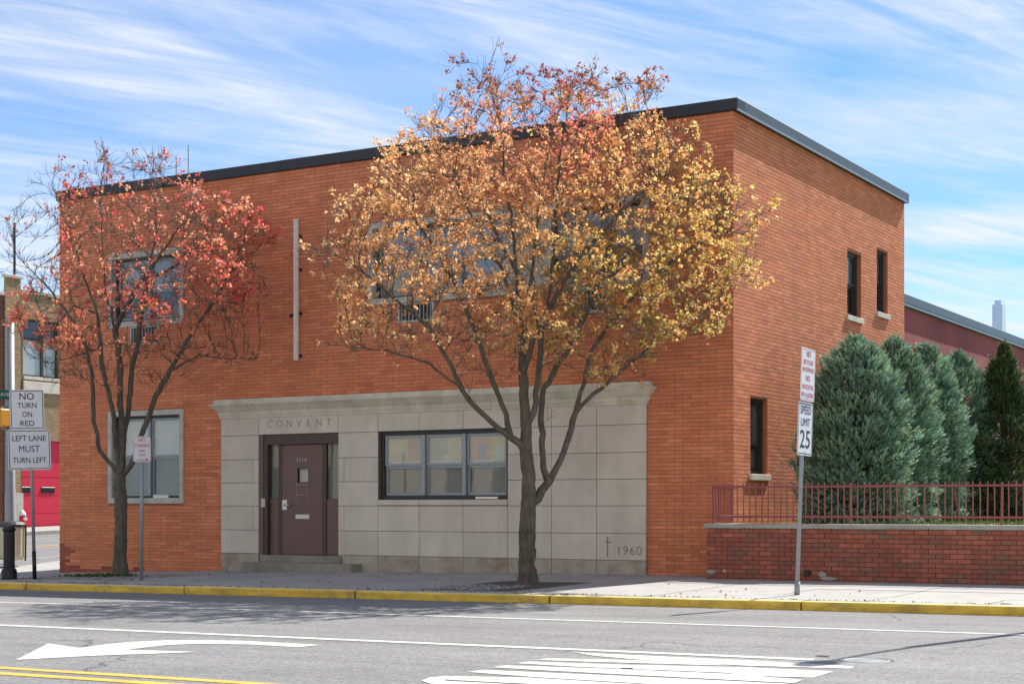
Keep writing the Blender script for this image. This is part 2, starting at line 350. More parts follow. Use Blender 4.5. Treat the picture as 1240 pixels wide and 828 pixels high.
def brickgrid(name, c1, c2, mo, sc):
    m = bpy.data.materials.new(name); m.use_nodes = True; t = m.node_tree; b = t.nodes['Principled BSDF']; l = t.links.new
    b.inputs['Roughness'].default_value = .9
    g = N(t, 'ShaderNodeNewGeometry'); s = N(t, 'ShaderNodeSeparateXYZ'); l(g.outputs['Position'], s.inputs[0])
    a = N(t, 'ShaderNodeMath', operation='ADD'); l(s.outputs[0], a.inputs[0]); l(s.outputs[1], a.inputs[1])
    c = N(t, 'ShaderNodeCombineXYZ'); l(a.outputs[0], c.inputs[0]); l(s.outputs[2], c.inputs[1])
    k = N(t, 'ShaderNodeTexBrick'); l(c.outputs[0], k.inputs[0]); k.inputs['Color1'].default_value = (*c1, 1); k.inputs['Color2'].default_value = (*c2, 1); k.inputs['Mortar'].default_value = (*mo, 1)
    k.inputs['Scale'].default_value = 1; k.inputs['Mortar Size'].default_value = .008; k.inputs['Brick Width'].default_value = sc[0]; k.inputs['Row Height'].default_value = sc[1]
    l(k.outputs[0], b.inputs['Base Color'])
    bp = N(t, 'ShaderNodeBump'); bp.inputs['Strength'].default_value = .6; bp.inputs['Distance'].default_value = .01; bp.invert = True; l(k.outputs['Fac'], bp.inputs['Height']); l(bp.outputs[0], b.inputs['Normal'])
    return m
m_tanb = brickgrid('tan_brick_courses', BR(176,150,108), BR(150,122,84), BR(130,118,98), (.22, .075))
m_redb = brickgrid('red_brick_courses', BR(134,84,60), BR(106,64,46), BR(110,92,78), (.22, .075))
def glass(name, tint, refl=.5, rough=.02):
    m = bpy.data.materials.new(name); m.use_nodes = True; t = m.node_tree; t.nodes.clear(); l = t.links.new
    o = N(t, 'ShaderNodeOutputMaterial'); mx = N(t, 'ShaderNodeMixShader'); tr = N(t, 'ShaderNodeBsdfTransparent'); gl = N(t, 'ShaderNodeBsdfGlossy')
    tr.inputs[0].default_value = (*tint, 1); gl.inputs['Roughness'].default_value = rough
    fr = N(t, 'ShaderNodeFresnel'); fr.inputs[0].default_value = 1.5; ad = N(t, 'ShaderNodeMath', operation='MULTIPLY_ADD'); ad.inputs[1].default_value = 1.2; ad.inputs[2].default_value = refl; ad.use_clamp = True
    l(fr.outputs[0], ad.inputs[0]); gg = N(t, 'ShaderNodeNewGeometry'); bk = N(t, 'ShaderNodeMath', operation='SUBTRACT'); bk.inputs[0].default_value = 1; l(gg.outputs['Backfacing'], bk.inputs[1])
    ml_ = N(t, 'ShaderNodeMath', operation='MULTIPLY'); l(ad.outputs[0], ml_.inputs[0]); l(bk.outputs[0], ml_.inputs[1]); l(ml_.outputs[0], mx.inputs[0]); l(tr.outputs[0], mx.inputs[1]); l(gl.outputs[0], mx.inputs[2]); l(mx.outputs[0], o.inputs[0])
    nz = N(t, 'ShaderNodeTexNoise'); nz.inputs['Scale'].default_value = 1.5; g = N(t, 'ShaderNodeNewGeometry'); l(g.outputs['Position'], nz.inputs[0])
    bp = N(t, 'ShaderNodeBump'); bp.inputs['Strength'].default_value = .08; bp.inputs['Distance'].default_value = .02; l(nz.outputs[0], bp.inputs['Height']); l(bp.outputs[0], gl.inputs['Normal'])
    return m
m_glass = glass('window_glass', (.93,.94,.94), .0)
m_glassd = glass('dark_window_glass', (.78,.8,.82), .04)
def leafmat(name, trans=.45):
    m = bpy.data.materials.new(name); m.use_nodes = True; t = m.node_tree; t.nodes.clear(); l = t.links.new
    o = N(t, 'ShaderNodeOutputMaterial'); a = N(t, 'ShaderNodeAttribute', attribute_name='tone')
    d = N(t, 'ShaderNodeBsdfPrincipled'); d.inputs['Roughness'].default_value = .55; d.inputs['Specular IOR Level'].default_value = .35
    tl = N(t, 'ShaderNodeBsdfTranslucent'); mx = N(t, 'ShaderNodeMixShader'); mx.inputs[0].default_value = trans
    l(a.outputs[0], d.inputs['Base Color']); l(a.outputs[0], tl.inputs[0]); l(d.outputs[0], mx.inputs[1]); l(tl.outputs[0], mx.inputs[2]); l(mx.outputs[0], o.inputs[0])
    return m
m_leaf = leafmat('autumn_leaf', .6); m_needle = leafmat('spruce_needle', .15)
m_bark = mat('grey_brown_bark', BR(98,90,78), .92, .42, 16, bump=1.0, bscale=30, stretch=(1,1,.3), stain=BR(70,74,62), stain_amt=.5, stain_scale=5)
m_twig = mat('twig_bark', BR(112,98,92), .85, .15, 10)

# ------------------------------------------------------------------ ground, road, kerb, sidewalk
g = MB(); g.add([(-2500,-2500,-1.2),(2500,-2500,-1.2),(2500,2500,-1.2),(-2500,2500,-1.2)], [(0,1,2,3)])
g.build('ground', m_ground, kind='structure')
YC = -5.5                                        # front of the kerb
def sheet(xs, ys, zf):
    m = MB(); vs = [(x, y, zf(x, y)) for y in ys for x in xs]; n = len(xs)
    m.add(vs, [(j*n+i, j*n+i+1, (j+1)*n+i+1, (j+1)*n+i) for j in range(len(ys)-1) for i in range(n-1)]); return m
xs = [-120, -60] + list(np.arange(-40, 24.1, 4)) + [60, 120]
road = sheet(xs, [-60, -34, -28, -22, -16.5, -12, -9, YC-.001], road_z).build('road', m_asph, kind='structure')
side_street = sheet([-33.2, -29, -25.9, -22, -18.62], [YC+.001, -4, -2, 0, 2, 6, 12, 20, 30, 45, 70], street_z).build('side_street', m_asph, kind='structure')
def strip(pl, parent, name, material, zf, dz=.004):
    """flat painted polygon: outline pl in the ground plane, laid just above the road"""
    m = MB(); m.add([(p[0], p[1], zf(p[0], p[1])+dz) for p in pl], [tuple(range(len(pl)))])
    return m.build(name, material, parent)
def line_strip(y, wd, x0, x1, name, material):
    m = MB(); xs = np.arange(x0, x1+.01, 2.0)
    e = rng.normal(0, .004, (len(xs), 2))
    vs = [(x, y+wd/2+a, road_z(x, y+wd/2)+.004) for x, (a, b) in zip(xs, e)] + [(x, y-wd/2+b, road_z(x, y-wd/2)+.004) for x, (a, b) in zip(xs, e)]
    n = len(xs); m.add(vs, [(i+n, i+n+1, i+1, i) for i in range(n-1)]); return m.build(name, material, road)
line_strip(-8.85, .13, -60, 60, 'lane_line', m_paint2)
line_strip(-12.66, .17, -60, 6.2, 'lane_line', m_paint)
line_strip(-16.38, .13, -60, 60, 'yellow_line', m_ypaint)
line_strip(-16.68, .13, -60, 60, 'yellow_line', m_ypaint)
def px_poly(pts): return [tuple(onroad(x, y)[:2]) for x, y in pts]
def poly_fix(pl):                                # keep the outline turning counter-clockwise
    a = sum(pl[i][0]*pl[(i+1) % len(pl)][1]-pl[(i+1) % len(pl)][0]*pl[i][1] for i in range(len(pl)))
    return pl if a > 0 else pl[::-1]
arrow = [(19,799),(58.5,779),(96.8,784.3),(128,780),(161,777),(201.6,775.2),(250,774.8),(299,776),(345,778.4),(388,780.8),(361,783.6),(302,780.2),(240,779.4),(201.6,781),(154,786.6),(181,787.4),(242,789.2),(201.6,790.8),(117,793.8),(66.5,796.4)]
strip(poly_fix(px_poly(arrow)), road, 'turn_arrow', m_paint, road_z)
stripes = [[(694,789.6),(820,795.6),(920,800.2),(1035,806.8),(1030,809.6),(900,805.8),(780,799.2),(720,794)],
           [(650,799),(662,797),(745,798.6),(840,801.6),(885,806),(700,800.8)],
           [(625,803),(640,800.8),(760,805),(905,808),(1010,812.8),(985,820.4),(900,818),(880,814.6),(700,807.4)],
           [(596,808),(612,805.6),(760,810.4),(880,815.8),(972,823),(962,827),(820,820),(680,812.8)],
           [(567,813.6),(584,811),(700,816),(820,821.5),(955,828),(935,833),(800,829),(650,820)],
           [(510,824),(520,820.2),(540,818.4),(640,820.4),(820,831),(800,836),(640,828),(560,824),(537,822.6),(541,824.6),(600,827.4),(720,835),(690,840),(560,831),(520,827.6)]]
for s in stripes: strip(poly_fix(px_poly(s)), road, 'crosswalk_stripe' if False else 'painted_stripe', m_paint, road_z)
# manhole cover with its frame
mc = onroad(1049, 799.5)
mm = MB(); mm.lathe((mc[0], mc[1], road_z(mc[0], mc[1])-.05), [(.22,0),(.22,.053),(.20,.054),(.195,.052)], 24)
mh = mm.build('manhole_frame', m_bronze, road)
mm = MB(); mm.lathe((mc[0], mc[1], road_z(mc[0], mc[1])-.05), [(.19,0),(.19,.052),(.17,.056),(.16,.053),(.1,.053),(.09,.056),(.03,.056)], 24)
mm.build('manhole_cover', mat('worn_iron_cover', BR(120,124,128), .6, .15, 20, metal=.2), mh)
# dark skid scraps on the stripes
sc_ = MB()
for (px, py, l) in ((760,809.8,.13),(996,794.6,.16)):
    p = onroad(px, py); 
    k_ = 9; j_ = rng.uniform(.6, 1.1, k_); sc_.add([(p[0]+l/2*j_[i]*math.cos(6.283*i/k_), p[1]+.045*j_[i]*math.sin(6.283*i/k_), p[2]+.008) for i in range(k_)], [tuple(range(k_))])
sc_.build('tar_patch', m_black, road)
# side street markings
def sidelines(x, wd, name, m_):
    m = MB(); ys = np.arange(2, 60, 2.0); n = len(ys)
    m.add([(x-wd/2, y, street_z(x, y)+.004) for y in ys]+[(x+wd/2, y, street_z(x, y)+.004) for y in ys], [(i+n, i+n+1, i+1, i) for i in range(n-1)]); m.build(name, m_, side_street)
sidelines(-25.75, .12, 'yellow_line', m_ypaint); sidelines(-26.05, .12, 'yellow_line', m_ypaint); sidelines(-30.6, .12, 'lane_line', m_paint); sidelines(-20.9, .12, 'lane_line', m_paint)

# kerb along the avenue: long painted stones with joints where the photograph shows them
curb = MB()
for a, b in zip(np.arange(-18.5, 40, 6.0), np.arange(-12.5, 46, 6.0)):
    curb.add([(a, YC+.02, curb_z(a)-.3), (b, YC+.02, curb_z(b)-.3), (b, YC+.02, curb_z(b)-.02), (a, YC+.02, curb_z(a)-.02), (a, YC+.14, curb_z(a)-.02), (b, YC+.14, curb_z(b)-.02)], [(0,1,2,3),(3,2,5,4)])
curb = curb.build('curb', m_slabj, kind='structure')
jx = [FX(31,YC), FX(223,YC), FX(430,YC), FX(665,YC), FX(970,YC)]
jx = [jx[0]-7.2, jx[0]-3.6] + jx + [jx[-1]+3.6*i for i in range(1, 9)]
jx = [j for j in jx if j > -18.5]; jx = [-18.5]+jx
for a, b in zip(jx[:-1], jx[1:]):
    m = MB(); n = 5; a += .014; b -= .014; ring = []
    prof = [(0, -.32, 0), (0.004, -.16, 0), (0.0, -.10, 0), (.003, -.03, 0), (.014, -.008, 0), (.03, 0, 1), (.17, .002, 1), (.18, -.03, 1)]
    dz = rng.normal(0, .004); dy = rng.normal(0, .004)
    for i in range(n+1):
        x = a+(b-a)*i/n
        for (y, z, _) in prof: m.v.append((x, YC+y+dy+rng.normal(0, .0015), curb_z(x)+z+dz+(rng.normal(0, .0025) if z > -.05 else 0)))
    k = len(prof)
    for i in range(n):
        for j in range(k-1):
            m.f.append((i*k+j, (i+1)*k+j, (i+1)*k+j+1, i*k+j+1)); m.mi.append(1 if j >= 4 else 0)
    m.f += [tuple(range(k))[::-1], tuple(n*k+j for j in range(k))]; m.mi += [0, 0]
    m.build('curb_stone', [m_curb, m_curbtop], curb)
# sidewalk: joint bed and concrete flags
bed_x = list(np.arange(-18.5, 40, 2.0))
sidewalk = sheet(bed_x, [YC+.16, -4, -2.5, -1, .3], lambda x, y: walk_z(x, y)-.014).build('sidewalk', m_slabj, kind='structure')
pits = [(-3.05, -1.35, -4.9, -2.35), (-12.6, -9.9, -4.35, -1.9)]     # big pit; paver patch
def flag(m, x0, x1, y0, y1, gap=.007):
    x0 += gap; x1 -= gap; y0 += gap; y1 -= gap
    P = [(x0,y0),(x1,y0),(x1,y1),(x0,y1)]; dz = rng.normal(0, .0025)
    vs = [(x, y, walk_z(x, y)+dz) for x, y in P] + [(x, y, walk_z(x, y)-.05) for x, y in P]
    m.add(vs, [(0,1,2,3),(4,5,1,0),(5,6,2,1),(6,7,3,2),(7,4,0,3)])
ys_ = [YC+.185, -4.35+.03, -2.9, -1.5, 0.0]
X0 = -18.5
cuts_x = sorted(set([round(v, 3) for v in list(np.arange(-18.5, 14, 1.5))+[p for q in pits for p in q[:2]]]))
for xa, xb in zip(cuts_x[:-1], cuts_x[1:]):
    for ya, yb in zip(ys_[:-1], ys_[1:]):
        if xb-xa < .2 and False: continue
        rects = [(xa, xb, ya, yb)]
        for (px0, px1, py0, py1) in pits:
            nr = []
            for (a, b, c, d) in rects:
                if b <= px0+.01 or a >= px1-.01 or d <= py0+.01 or c >= py1-.01: nr.append((a, b, c, d)); continue
                if a < px0-.02: nr.append((a, px0, c, d))
                if b > px1+.02: nr.append((px1, b, c, d))
                if c < py0-.02: nr.append((max(a, px0), min(b, px1), c, py0))
                if d > py1+.02: nr.append((max(a, px0), min(b, px1), py1, d))
            rects = nr
        for r in rects:
            m = MB(); flag(m, *r); m.build('slab', m_slab, sidewalk)
m = MB(); 
for xa in np.arange(14, 40, 1.5):
    for ya, yb in zip(ys_[:-1], ys_[1:]): flag(m, xa, xa+1.5, ya, yb)
m.build('slab', m_slab, sidewalk, kind='stuff')
# side-street sidewalk (near and far side)
def side_z(y):
    t = min(1, max(0, y/5)); t = t*t*(3-2*t); return -.285*(1-t)+(street_z(-18.7, y)+.13)*t
def side_slab(x0, x1, ys, name):
    s_ = sheet([x0, x1], ys, lambda x, y: side_z(y) if x1 > -20 else street_z(min(x, -18.7), y)+.13)
    ob = s_.build(name, m_slab, kind='structure'); return ob
yy = [0.0, 1, 2, 3, 4, 6, 9, 12, 18, 24, 30, 45, 70]
ss = side_slab(-18.5, -15.3, yy, 'side_sidewalk'); fs = side_slab(-37, -33.1, [-5]+yy, 'far_sidewalk')
for x, s in ((-18.56, 1), (-33.15, -1)):
    for ya, yb in zip(yy[:-1], yy[1:]):
        m = MB(); za, zb = (side_z(ya)+.003, side_z(yb)+.003) if s > 0 else (street_z(-19, ya)+.132, street_z(-19, yb)+.132)
        m.add([(x-.06,ya+.01,za-.3),(x+.06,ya+.01,za-.3),(x+.06,ya+.01,za),(x-.06,ya+.01,za),(x-.06,yb-.01,zb-.3),(x+.06,yb-.01,zb-.3),(x+.06,yb-.01,zb),(x-.06,yb-.01,zb)],
              [(0,1,2,3),(5,4,7,6),(3,2,6,7),(0,3,7,4),(1,5,6,2)]); m.build('curb_stone', m_cap, ss if s > 0 else fs)

# ------------------------------------------------------------------ the convent building
BL, BZ, BY = -15.56, 7.70, 9.46                 # left end, brick top, depth of side wall
bld = thing('convent_building', 'two-storey orange brick building with a limestone entrance front and black roof edge', 'building', (-7.8, 4.7, -.13))
ROW, BW = .0667, .305
st_x0, st_x1, st_top = FX(270), FX(784), 3.27
st_y = -.06
# window openings on the front, (x0, x1, z0, z1)
wl = (FX(131.5), FX(223), FZ(177, 609.5), FZ(131.5, 498.5))
wu = (FX(131.5), FX(223), FZ(177, 394.5), FZ(177, 304))
gu = (FX(158), FX(194), FZ(176, 417.5), wu[2]-.0)
wm_z0, wm_z1 = FZ(446, 370.5), FZ(446, 370.5)+ (wu[3]-wu[2])
wm = (FX(446), FX(612), wm_z0, wm_z1)
wr = (FX(664), FX(786), wm_z0, wm_z1)
gm = (FX(482), FX(526), FZ(504, 390), wm_z0)
gr = (FX(697), FX(743), FZ(720, 379), wm_z0)
front_open = [wl, wu, gu, (wm[0], wr[1], wm_z0, wm_z1), gm, gr]
sw_u1 = (SY(1025.8), SY(1043), SZ(1025.8, 381), SZ(1025.8, 302.6))
sw_u2 = (SY(1061.6), SY(1075), SZ(1061.6, 377), SZ(1061.6, 301))
sw_l = (SY(908.3), SY(929.6), SZ(908.3, 573.5), SZ(908.3, 481))
side_open = [sw_u1, sw_u2, sw_l]
def open_wall(m, a0, a1, z0, z1, opens, place, depth, mi=0):
    """flat wall with rectangular openings and their reveals; place(a, d, z) gives the point, d = depth into the wall"""
    A = sorted(set([a0, a1]+[v for o in opens for v in o[:2]])); Z = sorted(set([z0, z1]+[v for o in opens for v in o[2:]]))
    for i in range(len(A)-1):
        for j in range(len(Z)-1):
            ca, cz = (A[i]+A[i+1])/2, (Z[j]+Z[j+1])/2
            if any(o[0] < ca < o[1] and o[2] < cz < o[3] for o in opens): continue
            m.add([place(A[i],0,Z[j]), place(A[i+1],0,Z[j]), place(A[i+1],0,Z[j+1]), place(A[i],0,Z[j+1])], [(0,1,2,3)], mi)
    for o in opens:
        for (p, q) in (((o[0],o[2]),(o[1],o[2])), ((o[1],o[2]),(o[1],o[3])), ((o[1],o[3]),(o[0],o[3])), ((o[0],o[3]),(o[0],o[2]))):
            m.add([place(p[0],0,p[1]), place(q[0],0,q[1]), place(q[0],depth,q[1]), place(p[0],depth,p[1])], [(0,1,2,3)], mi)
core = MB()
zb = -.5
open_wall(core, BL+.01, -.008, zb, BZ, front_open+[(FX(461)-.05, FX(617)+.05, FZ(540,604)-.05, FZ(461,522.5)+.05), (FX(318)-.05, FX(411.5)+.05, -.4, FZ(318,526)+.05)], lambda a, d, z: (a, .008+d, z), .35)
open_wall(core, .008, BY, zb, BZ, side_open, lambda a, d, z: (-.008-d, a, z), .25)
core.add([(BL+.01,.008,zb),(BL+.01,BY,zb),(BL+.01,BY,BZ),(BL+.01,.008,BZ)], [(0,1,2,3)])
core.add([(BL+.01,BY,zb),(-.008,BY,zb),(-.008,BY,BZ),(BL+.01,BY,BZ)], [(0,1,2,3)])
core.build('wall', m_mortar, bld)
rf = MB(); rf.box(BL+.2, -.2, .2, BY-.2, BZ-.1, BZ-.02); rf.build('roof', m_roof, bld)
# bricks, one per real brick: those that show largest are parts, the rest one joined part
nrow = int((BZ-(-.4))/ROW); zrow0 = BZ-nrow*ROW
def course(a0, a1, opens, row, z0, z1, W=BW, first=None):
    off = 0 if row % 2 else W/2
    segs = []; k0 = math.floor((a0-off)/W)-1
    a = off+k0*W
    while a < a1:
        s, e = max(a, a0), min(a+W, a1); a += W
        if e-s < .02: continue
        parts = [(s, e)]
        for o in opens:
            if z1 <= o[2]+.012 or z0 >= o[3]-.012: continue
            np_ = []
            for (s1, e1) in parts:
                if e1 <= o[0] or s1 >= o[1]: np_.append((s1, e1)); continue
                if s1 < o[0]-.02: np_.append((s1, o[0]+.01))
                if e1 > o[1]+.02: np_.append((o[1]-.01, e1))
            parts = np_
        segs += parts
    return segs
J = .0085
items = []
f_block = front_open+[(st_x0, st_x1, -1, st_top-.03)]
for r in range(nrow):
    z0, z1 = zrow0+r*ROW, zrow0+(r+1)*ROW
    for (a, b) in course(BL, 0, f_block, r, z0, z1):
        if z1 < base_z((a+b)/2)-.02: continue
        items.append(('f', a, b, z0, z1))
    for (a, b) in course(0, BY, side_open, r+1, z0, z1):
        if z1 < -.05: continue
        items.append(('s', a, b, z0, z1))
def brick_box(m, kind, a, b, z0, z1, proud, mi=0):
    h = J/2
    end0 = 0 if abs(a-(BL if kind == 'f' else 0)) < 1e-6 else h
    end1 = 0 if abs(b-(0 if kind == 'f' else BY)) < 1e-6 else h
    if kind == 'f':
        a0, a1 = a+end0, b-end1
        m.add([(a0,-proud,z0+h),(a1,-proud,z0+h),(a1,-proud,z1-h),(a0,-proud,z1-h),(a0,.03,z0+h),(a1,.03,z0+h),(a1,.03,z1-h),(a0,.03,z1-h)],
              [(0,1,2,3),(1,5,6,2),(4,0,3,7),(3,2,6,7),(4,5,1,0)], mi)
    else:
        a0, a1 = a+(.012 if end0 == 0 else h), b-end1
        m.add([(proud,a0,z0+h),(proud,a1,z0+h),(proud,a1,z1-h),(proud,a0,z1-h),(-.03,a0,z0+h),(-.03,a1,z0+h),(-.03,a1,z1-h),(-.03,a0,z1-h)],
              [(0,1,2,3),(1,5,6,2),(4,0,3,7),(3,2,6,7),(4,5,1,0)], mi)
def shown(it):
    k, a, b, z0, z1 = it; c = ((a+b)/2, 0, (z0+z1)/2) if k == 'f' else (0, (a+b)/2, (z0+z1)/2)
    if k == 's' : return -1
    x, y = toP(c)
    if x > 852 and z0 < .95: return -1
    if not (795 < x < 884 and (y > 440 or (x>850 and y > 440))): return -1
    p, q = toP((a, 0, z0)), toP((b, 0, z1)); return abs((q[0]-p[0])*(p[1]-q[1]))
order = sorted(range(len(items)), key=lambda i: -shown(items[i]))
single = set([i for i in order[:300] if shown(items[i]) > 0])
bw = MB(); shared = {}
for i, it in enumerate(items):
    k, a, b, z0, z1 = it; pr = .0 + abs(rng.normal(0, .0009))
    quoin = k == 'f' and z1 < FZ(72, 655) and b < BL+.45+(.3 if rng.random() < .3 else 0) or (k == 'f' and z1 < base_z(a)+.14 and b < -13 and rng.random() < .6)
    if i in single:
        key = (round(b-a, 3), a == 0 or b == 0)
        if key not in shared:
            m = MB(); brick_box(m, 'f', a, b, z0, z1, .001); c = Vector(((a+b)/2, 0, (z0+z1)/2))
            m.v = [tuple(Vector(v)-c) for v in m.v]; shared[key] = m.mesh('brick', [m_brick, m_quoin])
        link('brick', shared[key], bld, loc=((a+b)/2, -pr, (z0+z1)/2))
    else: brick_box(bw, k, a, b, z0, z1, pr, 1 if quoin else 0)
bw.build('brickwork', [m_brick, m_quoin], bld, kind='stuff')
# roof coping: front and side runs
cxs_ = [BL-.05]+[BL-.05+3.05*i for i in range(1, 5)]+[.098]
for a_, b_ in zip(cxs_[:-1], cxs_[1:]):
    cp = MB(); dz = rng.normal(0, .002); cp.cbox(a_+.003, b_-.003, -.06+rng.normal(0, .002), .28, BZ, BZ+.21+dz, .012); cp.build('roof_coping', m_dark, bld, label='near-black metal roof edge along the street front')
    cp = MB(); cp.box(b_-.03, b_+.03, -.068, -.05, BZ+.01, BZ+.2)
    if b_ < 0: cp.build('coping_joint', m_dark, bld)
cp = MB(); cp.cbox(-.28, .09, .283, BY+.06, BZ+.002, BZ+.212, .01); cp.cbox(.05, .0935, -.02, .2829, BZ+.003, BZ+.2, .004)
cs = cp.build('roof_coping', m_copeside, bld, label='grey-green metal roof edge along the side wall')
cl_ = MB(); cl_.box(.085, .10, -.055, BY+.05, BZ-.012, BZ+.022); cl_.build('drip_edge', m_copelip, cs)
# thin rods on the roof
for px, y0 in ((213.5, 190), (228, 176)):
    x = FX(px, 1.0); m = MB(); m.tube([(x, 1.0, BZ-.05), (x, 1.0, FZ(px, y0, 1.0))], .012, 6); m.build('antenna_rod', m_galv, bld)
# cable trunking on the front wall
tx = FX(360.3); m = MB(); m.cbox(tx-.05, tx+.05, -.075, -.012, FZ(360,436.5), FZ(360,265.5), .008)
tr = m.build('vertical_trunking', mat('pale_trunking', BR(232,222,206), .6, .1, 4), bld)
m = MB()
for py in (287, 327, 380, 431):
    z = FZ(362, py); m.box(tx+.06, tx+.11, -.03, .0, z-.03, z+.03)
m.box(tx-.18, tx-.09, -.03, 0, FZ(360,382)-.02, FZ(360,382)+.03); m.build('bracket', m_black, tr)

# ---- windows
def sash_window(o, ncol, Yf, wallplace, surround=None, frame_m=m_alum, blinds=('w', 'g'), outer_m=None, mid=.5, glassm=None, seed=0, name='window', fw=.045, outer=.05):
    """o = opening (a0,a1,z0,z1); wallplace(a,d,z): d into the wall"""
    glassm = glassm or m_glass
    def pl(a0, a1, d0, d1, z0, z1, m, c=0.004):
        p, q = wallplace(a0, d0, z0), wallplace(a1, d1, z1)
        m.cbox(p[0], q[0], p[1], q[1], p[2], q[2], c) if c else m.box(p[0], q[0], p[1], q[1], p[2], q[2])
    a0, a1, z0, z1 = o
    fr = MB(); ow = outer
    pl(a0, a0+ow, Yf-.03, Yf+.10, z0, z1, fr); pl(a1-ow, a1, Yf-.03, Yf+.10, z0, z1, fr)
    pl(a0+ow, a1-ow, Yf-.03, Yf+.10, z1-ow, z1, fr); pl(a0+ow, a1-ow, Yf-.03, Yf+.10, z0, z0+ow, fr)
    win = fr.build(name, outer_m or frame_m, bld)
    ia0, ia1, iz0, iz1 = a0+ow, a1-ow, z0+ow, z1-ow; W = (ia1-ia0)/ncol; zm = iz0+(iz1-iz0)*mid
    for c in range(ncol):
        c0, c1 = ia0+W*c, ia0+W*(c+1)
        if c: 
            m = MB(); pl(c0-.035, c0+.035, Yf-.045, Yf+.06, iz0, iz1, m); m.build('mullion', frame_m, win)
            c0 += .035
        if c < ncol-1: c1 -= .035
        for (s0, s1, dd, nm, bl) in ((zm, iz1, .0, 'sash', blinds[0]), (iz0, zm, .03, 'sash', blinds[1])):
            m = MB(); a, b = c0+.002, c1-.002; h = fw
            pl(a, a+h, Yf+dd, Yf+dd+.03, s0, s1, m, .003); pl(b-h, b, Yf+dd, Yf+dd+.03, s0, s1, m, .003)
            pl(a+h, b-h, Yf+dd, Yf+dd+.03, s0, s0+h, m, .003); pl(a+h, b-h, Yf+dd, Yf+dd+.03, s1-h, s1, m, .003)
            m.build(nm, frame_m, win)
            m = MB(); pl(a+h-.002, b-h+.002, Yf+dd+.012, Yf+dd+.018, s0+h-.002, s1-h+.002, m, 0); m.build('pane', glassm, win)
            m = MB(); pl(a-.01, b+.01, Yf+.045+dd, Yf+.05+dd, s0-.01, s1, m, 0)
            m.build('blind_or_dark_sheet', {'w': m_blind, 'g': m_screen, 'd': m_dkint}[bl], win)  # the darkest kind is a sheet coloured as the unlit room, no blind
    return win
FP = lambda a, d, z: (a, d, z)
def surround(o, wdt, proud, material, parent, bottom=True, mid=None):
    a0, a1, z0, z1 = o; m = MB()
    m.cbox(a0, a0+wdt, -proud, .16, z0, z1, .004); m.cbox(a1-wdt, a1, -proud, .16, z0, z1, .004)
    m.cbox(a0+wdt, a1-wdt, -proud+.001, .16, z1-wdt, z1-.001, .004); m.cbox(a0+wdt, a1-wdt, -proud-.01, .16, z0+.001, z0+wdt*1.05, .004)
    return m.build('surround', material, parent)
m_sur = mat('grey_stone_surround', BR(192,190,178), .8, .08, 5, stain=BR(110,110,104), stain_amt=.4, stain_scale=3)
def inset(o, k): return (o[0]+k, o[1]-k, o[2]+k, o[3]-k)
K = .11
w1 = sash_window(inset(wl, K), 2, .14, FP, blinds=('w', 'g'), mid=.5, outer=.05, outer_m=m_bronze); surround(wl, K, .03, m_sur, w1)
w2 = sash_window(inset(wu, K), 2, .14, FP, blinds=('w', 'g'), mid=.48, outer=.05, outer_m=m_bronze, glassm=m_glassd); surround(wu, K, .03, m_sur, w2)
w3 = sash_window((wm[0]+K, wm[1]-.05, wm[2]+K, wm[3]-K), 3, .14, FP, blinds=('w', 'w'), mid=.5, outer=.05, outer_m=m_bronze, glassm=m_glassd)
w4 = sash_window((wr[0]+.05, wr[1]-K, wr[2]+K, wr[3]-K), 2, .14, FP, blinds=('w', 'g'), mid=.5, outer=.05, outer_m=m_bronze, glassm=m_glassd)
surround((wm[0], wr[1], wm_z0, wm_z1), K, .03, m_sur, w3)
m = MB(); m.cbox(wm[1]-.05, wr[0]+.05, -.005, .14, wm_z0+K, wm_z1-K, .004); m.build('spandrel_panel', m_sur, bld)
for gdim in (gu, gm, gr):        # louvred air-conditioner grilles under the upper windows
    a0, a1, z0, z1 = gdim; m = MB(); z1 -= .004
    m.cbox(a0, a0+.04, -.02, .1, z0, z1, .003); m.cbox(a1-.04, a1, -.02, .1, z0, z1, .003); m.cbox(a0+.04, a1-.04, -.02, .1, z0, z0+.04, .003); m.cbox(a0+.04, a1-.04, -.02, .1, z1-.03, z1, .003)
    gf = m.build('air_grille', m_sur, bld)
    nb = 9
    for k in range(nb):
        x = a0+.04+(a1-a0-.08)*(k+.5)/nb; mb = MB(); mb.box(x-.012, x+.012, .0, .05, z0+.04, z1-.03); mb.build('bar', m_galv, gf)
    mb = MB(); mb.box(a0+.03, a1-.03, .09, .095, z0+.03, z1-.02); mb.build('backing', m_dkint, gf)
# small notice and sticker on the lower left window
m = MB(); x0, x1 = FX(187, .1), FX(205, .1); m.box(x0, x1, .06, .13, FZ(195, 603.5, .1), FZ(195, 599, .1)); m.build('sill_notice', m_white, w1)
for (px, py, r1) in ((190, 536, .10), (215, 536, .06)):
    m = MB(); c = (FX(px, .16), .149, FZ(px, py, .16)); vs = []; n = 20
    for rr, sy in ((1, 1.9), (.9, 1.92)):
        vs += [(c[0]+r1*rr*math.cos(2*math.pi*k/n), c[1], c[2]+r1*rr*sy*math.sin(2*math.pi*k/n)) for k in range(n)]
    m.add(vs, [(k, (k+1) % n, n+(k+1) % n, n+k) for k in range(n)]); m.build('window_sticker', m_blind, w1)

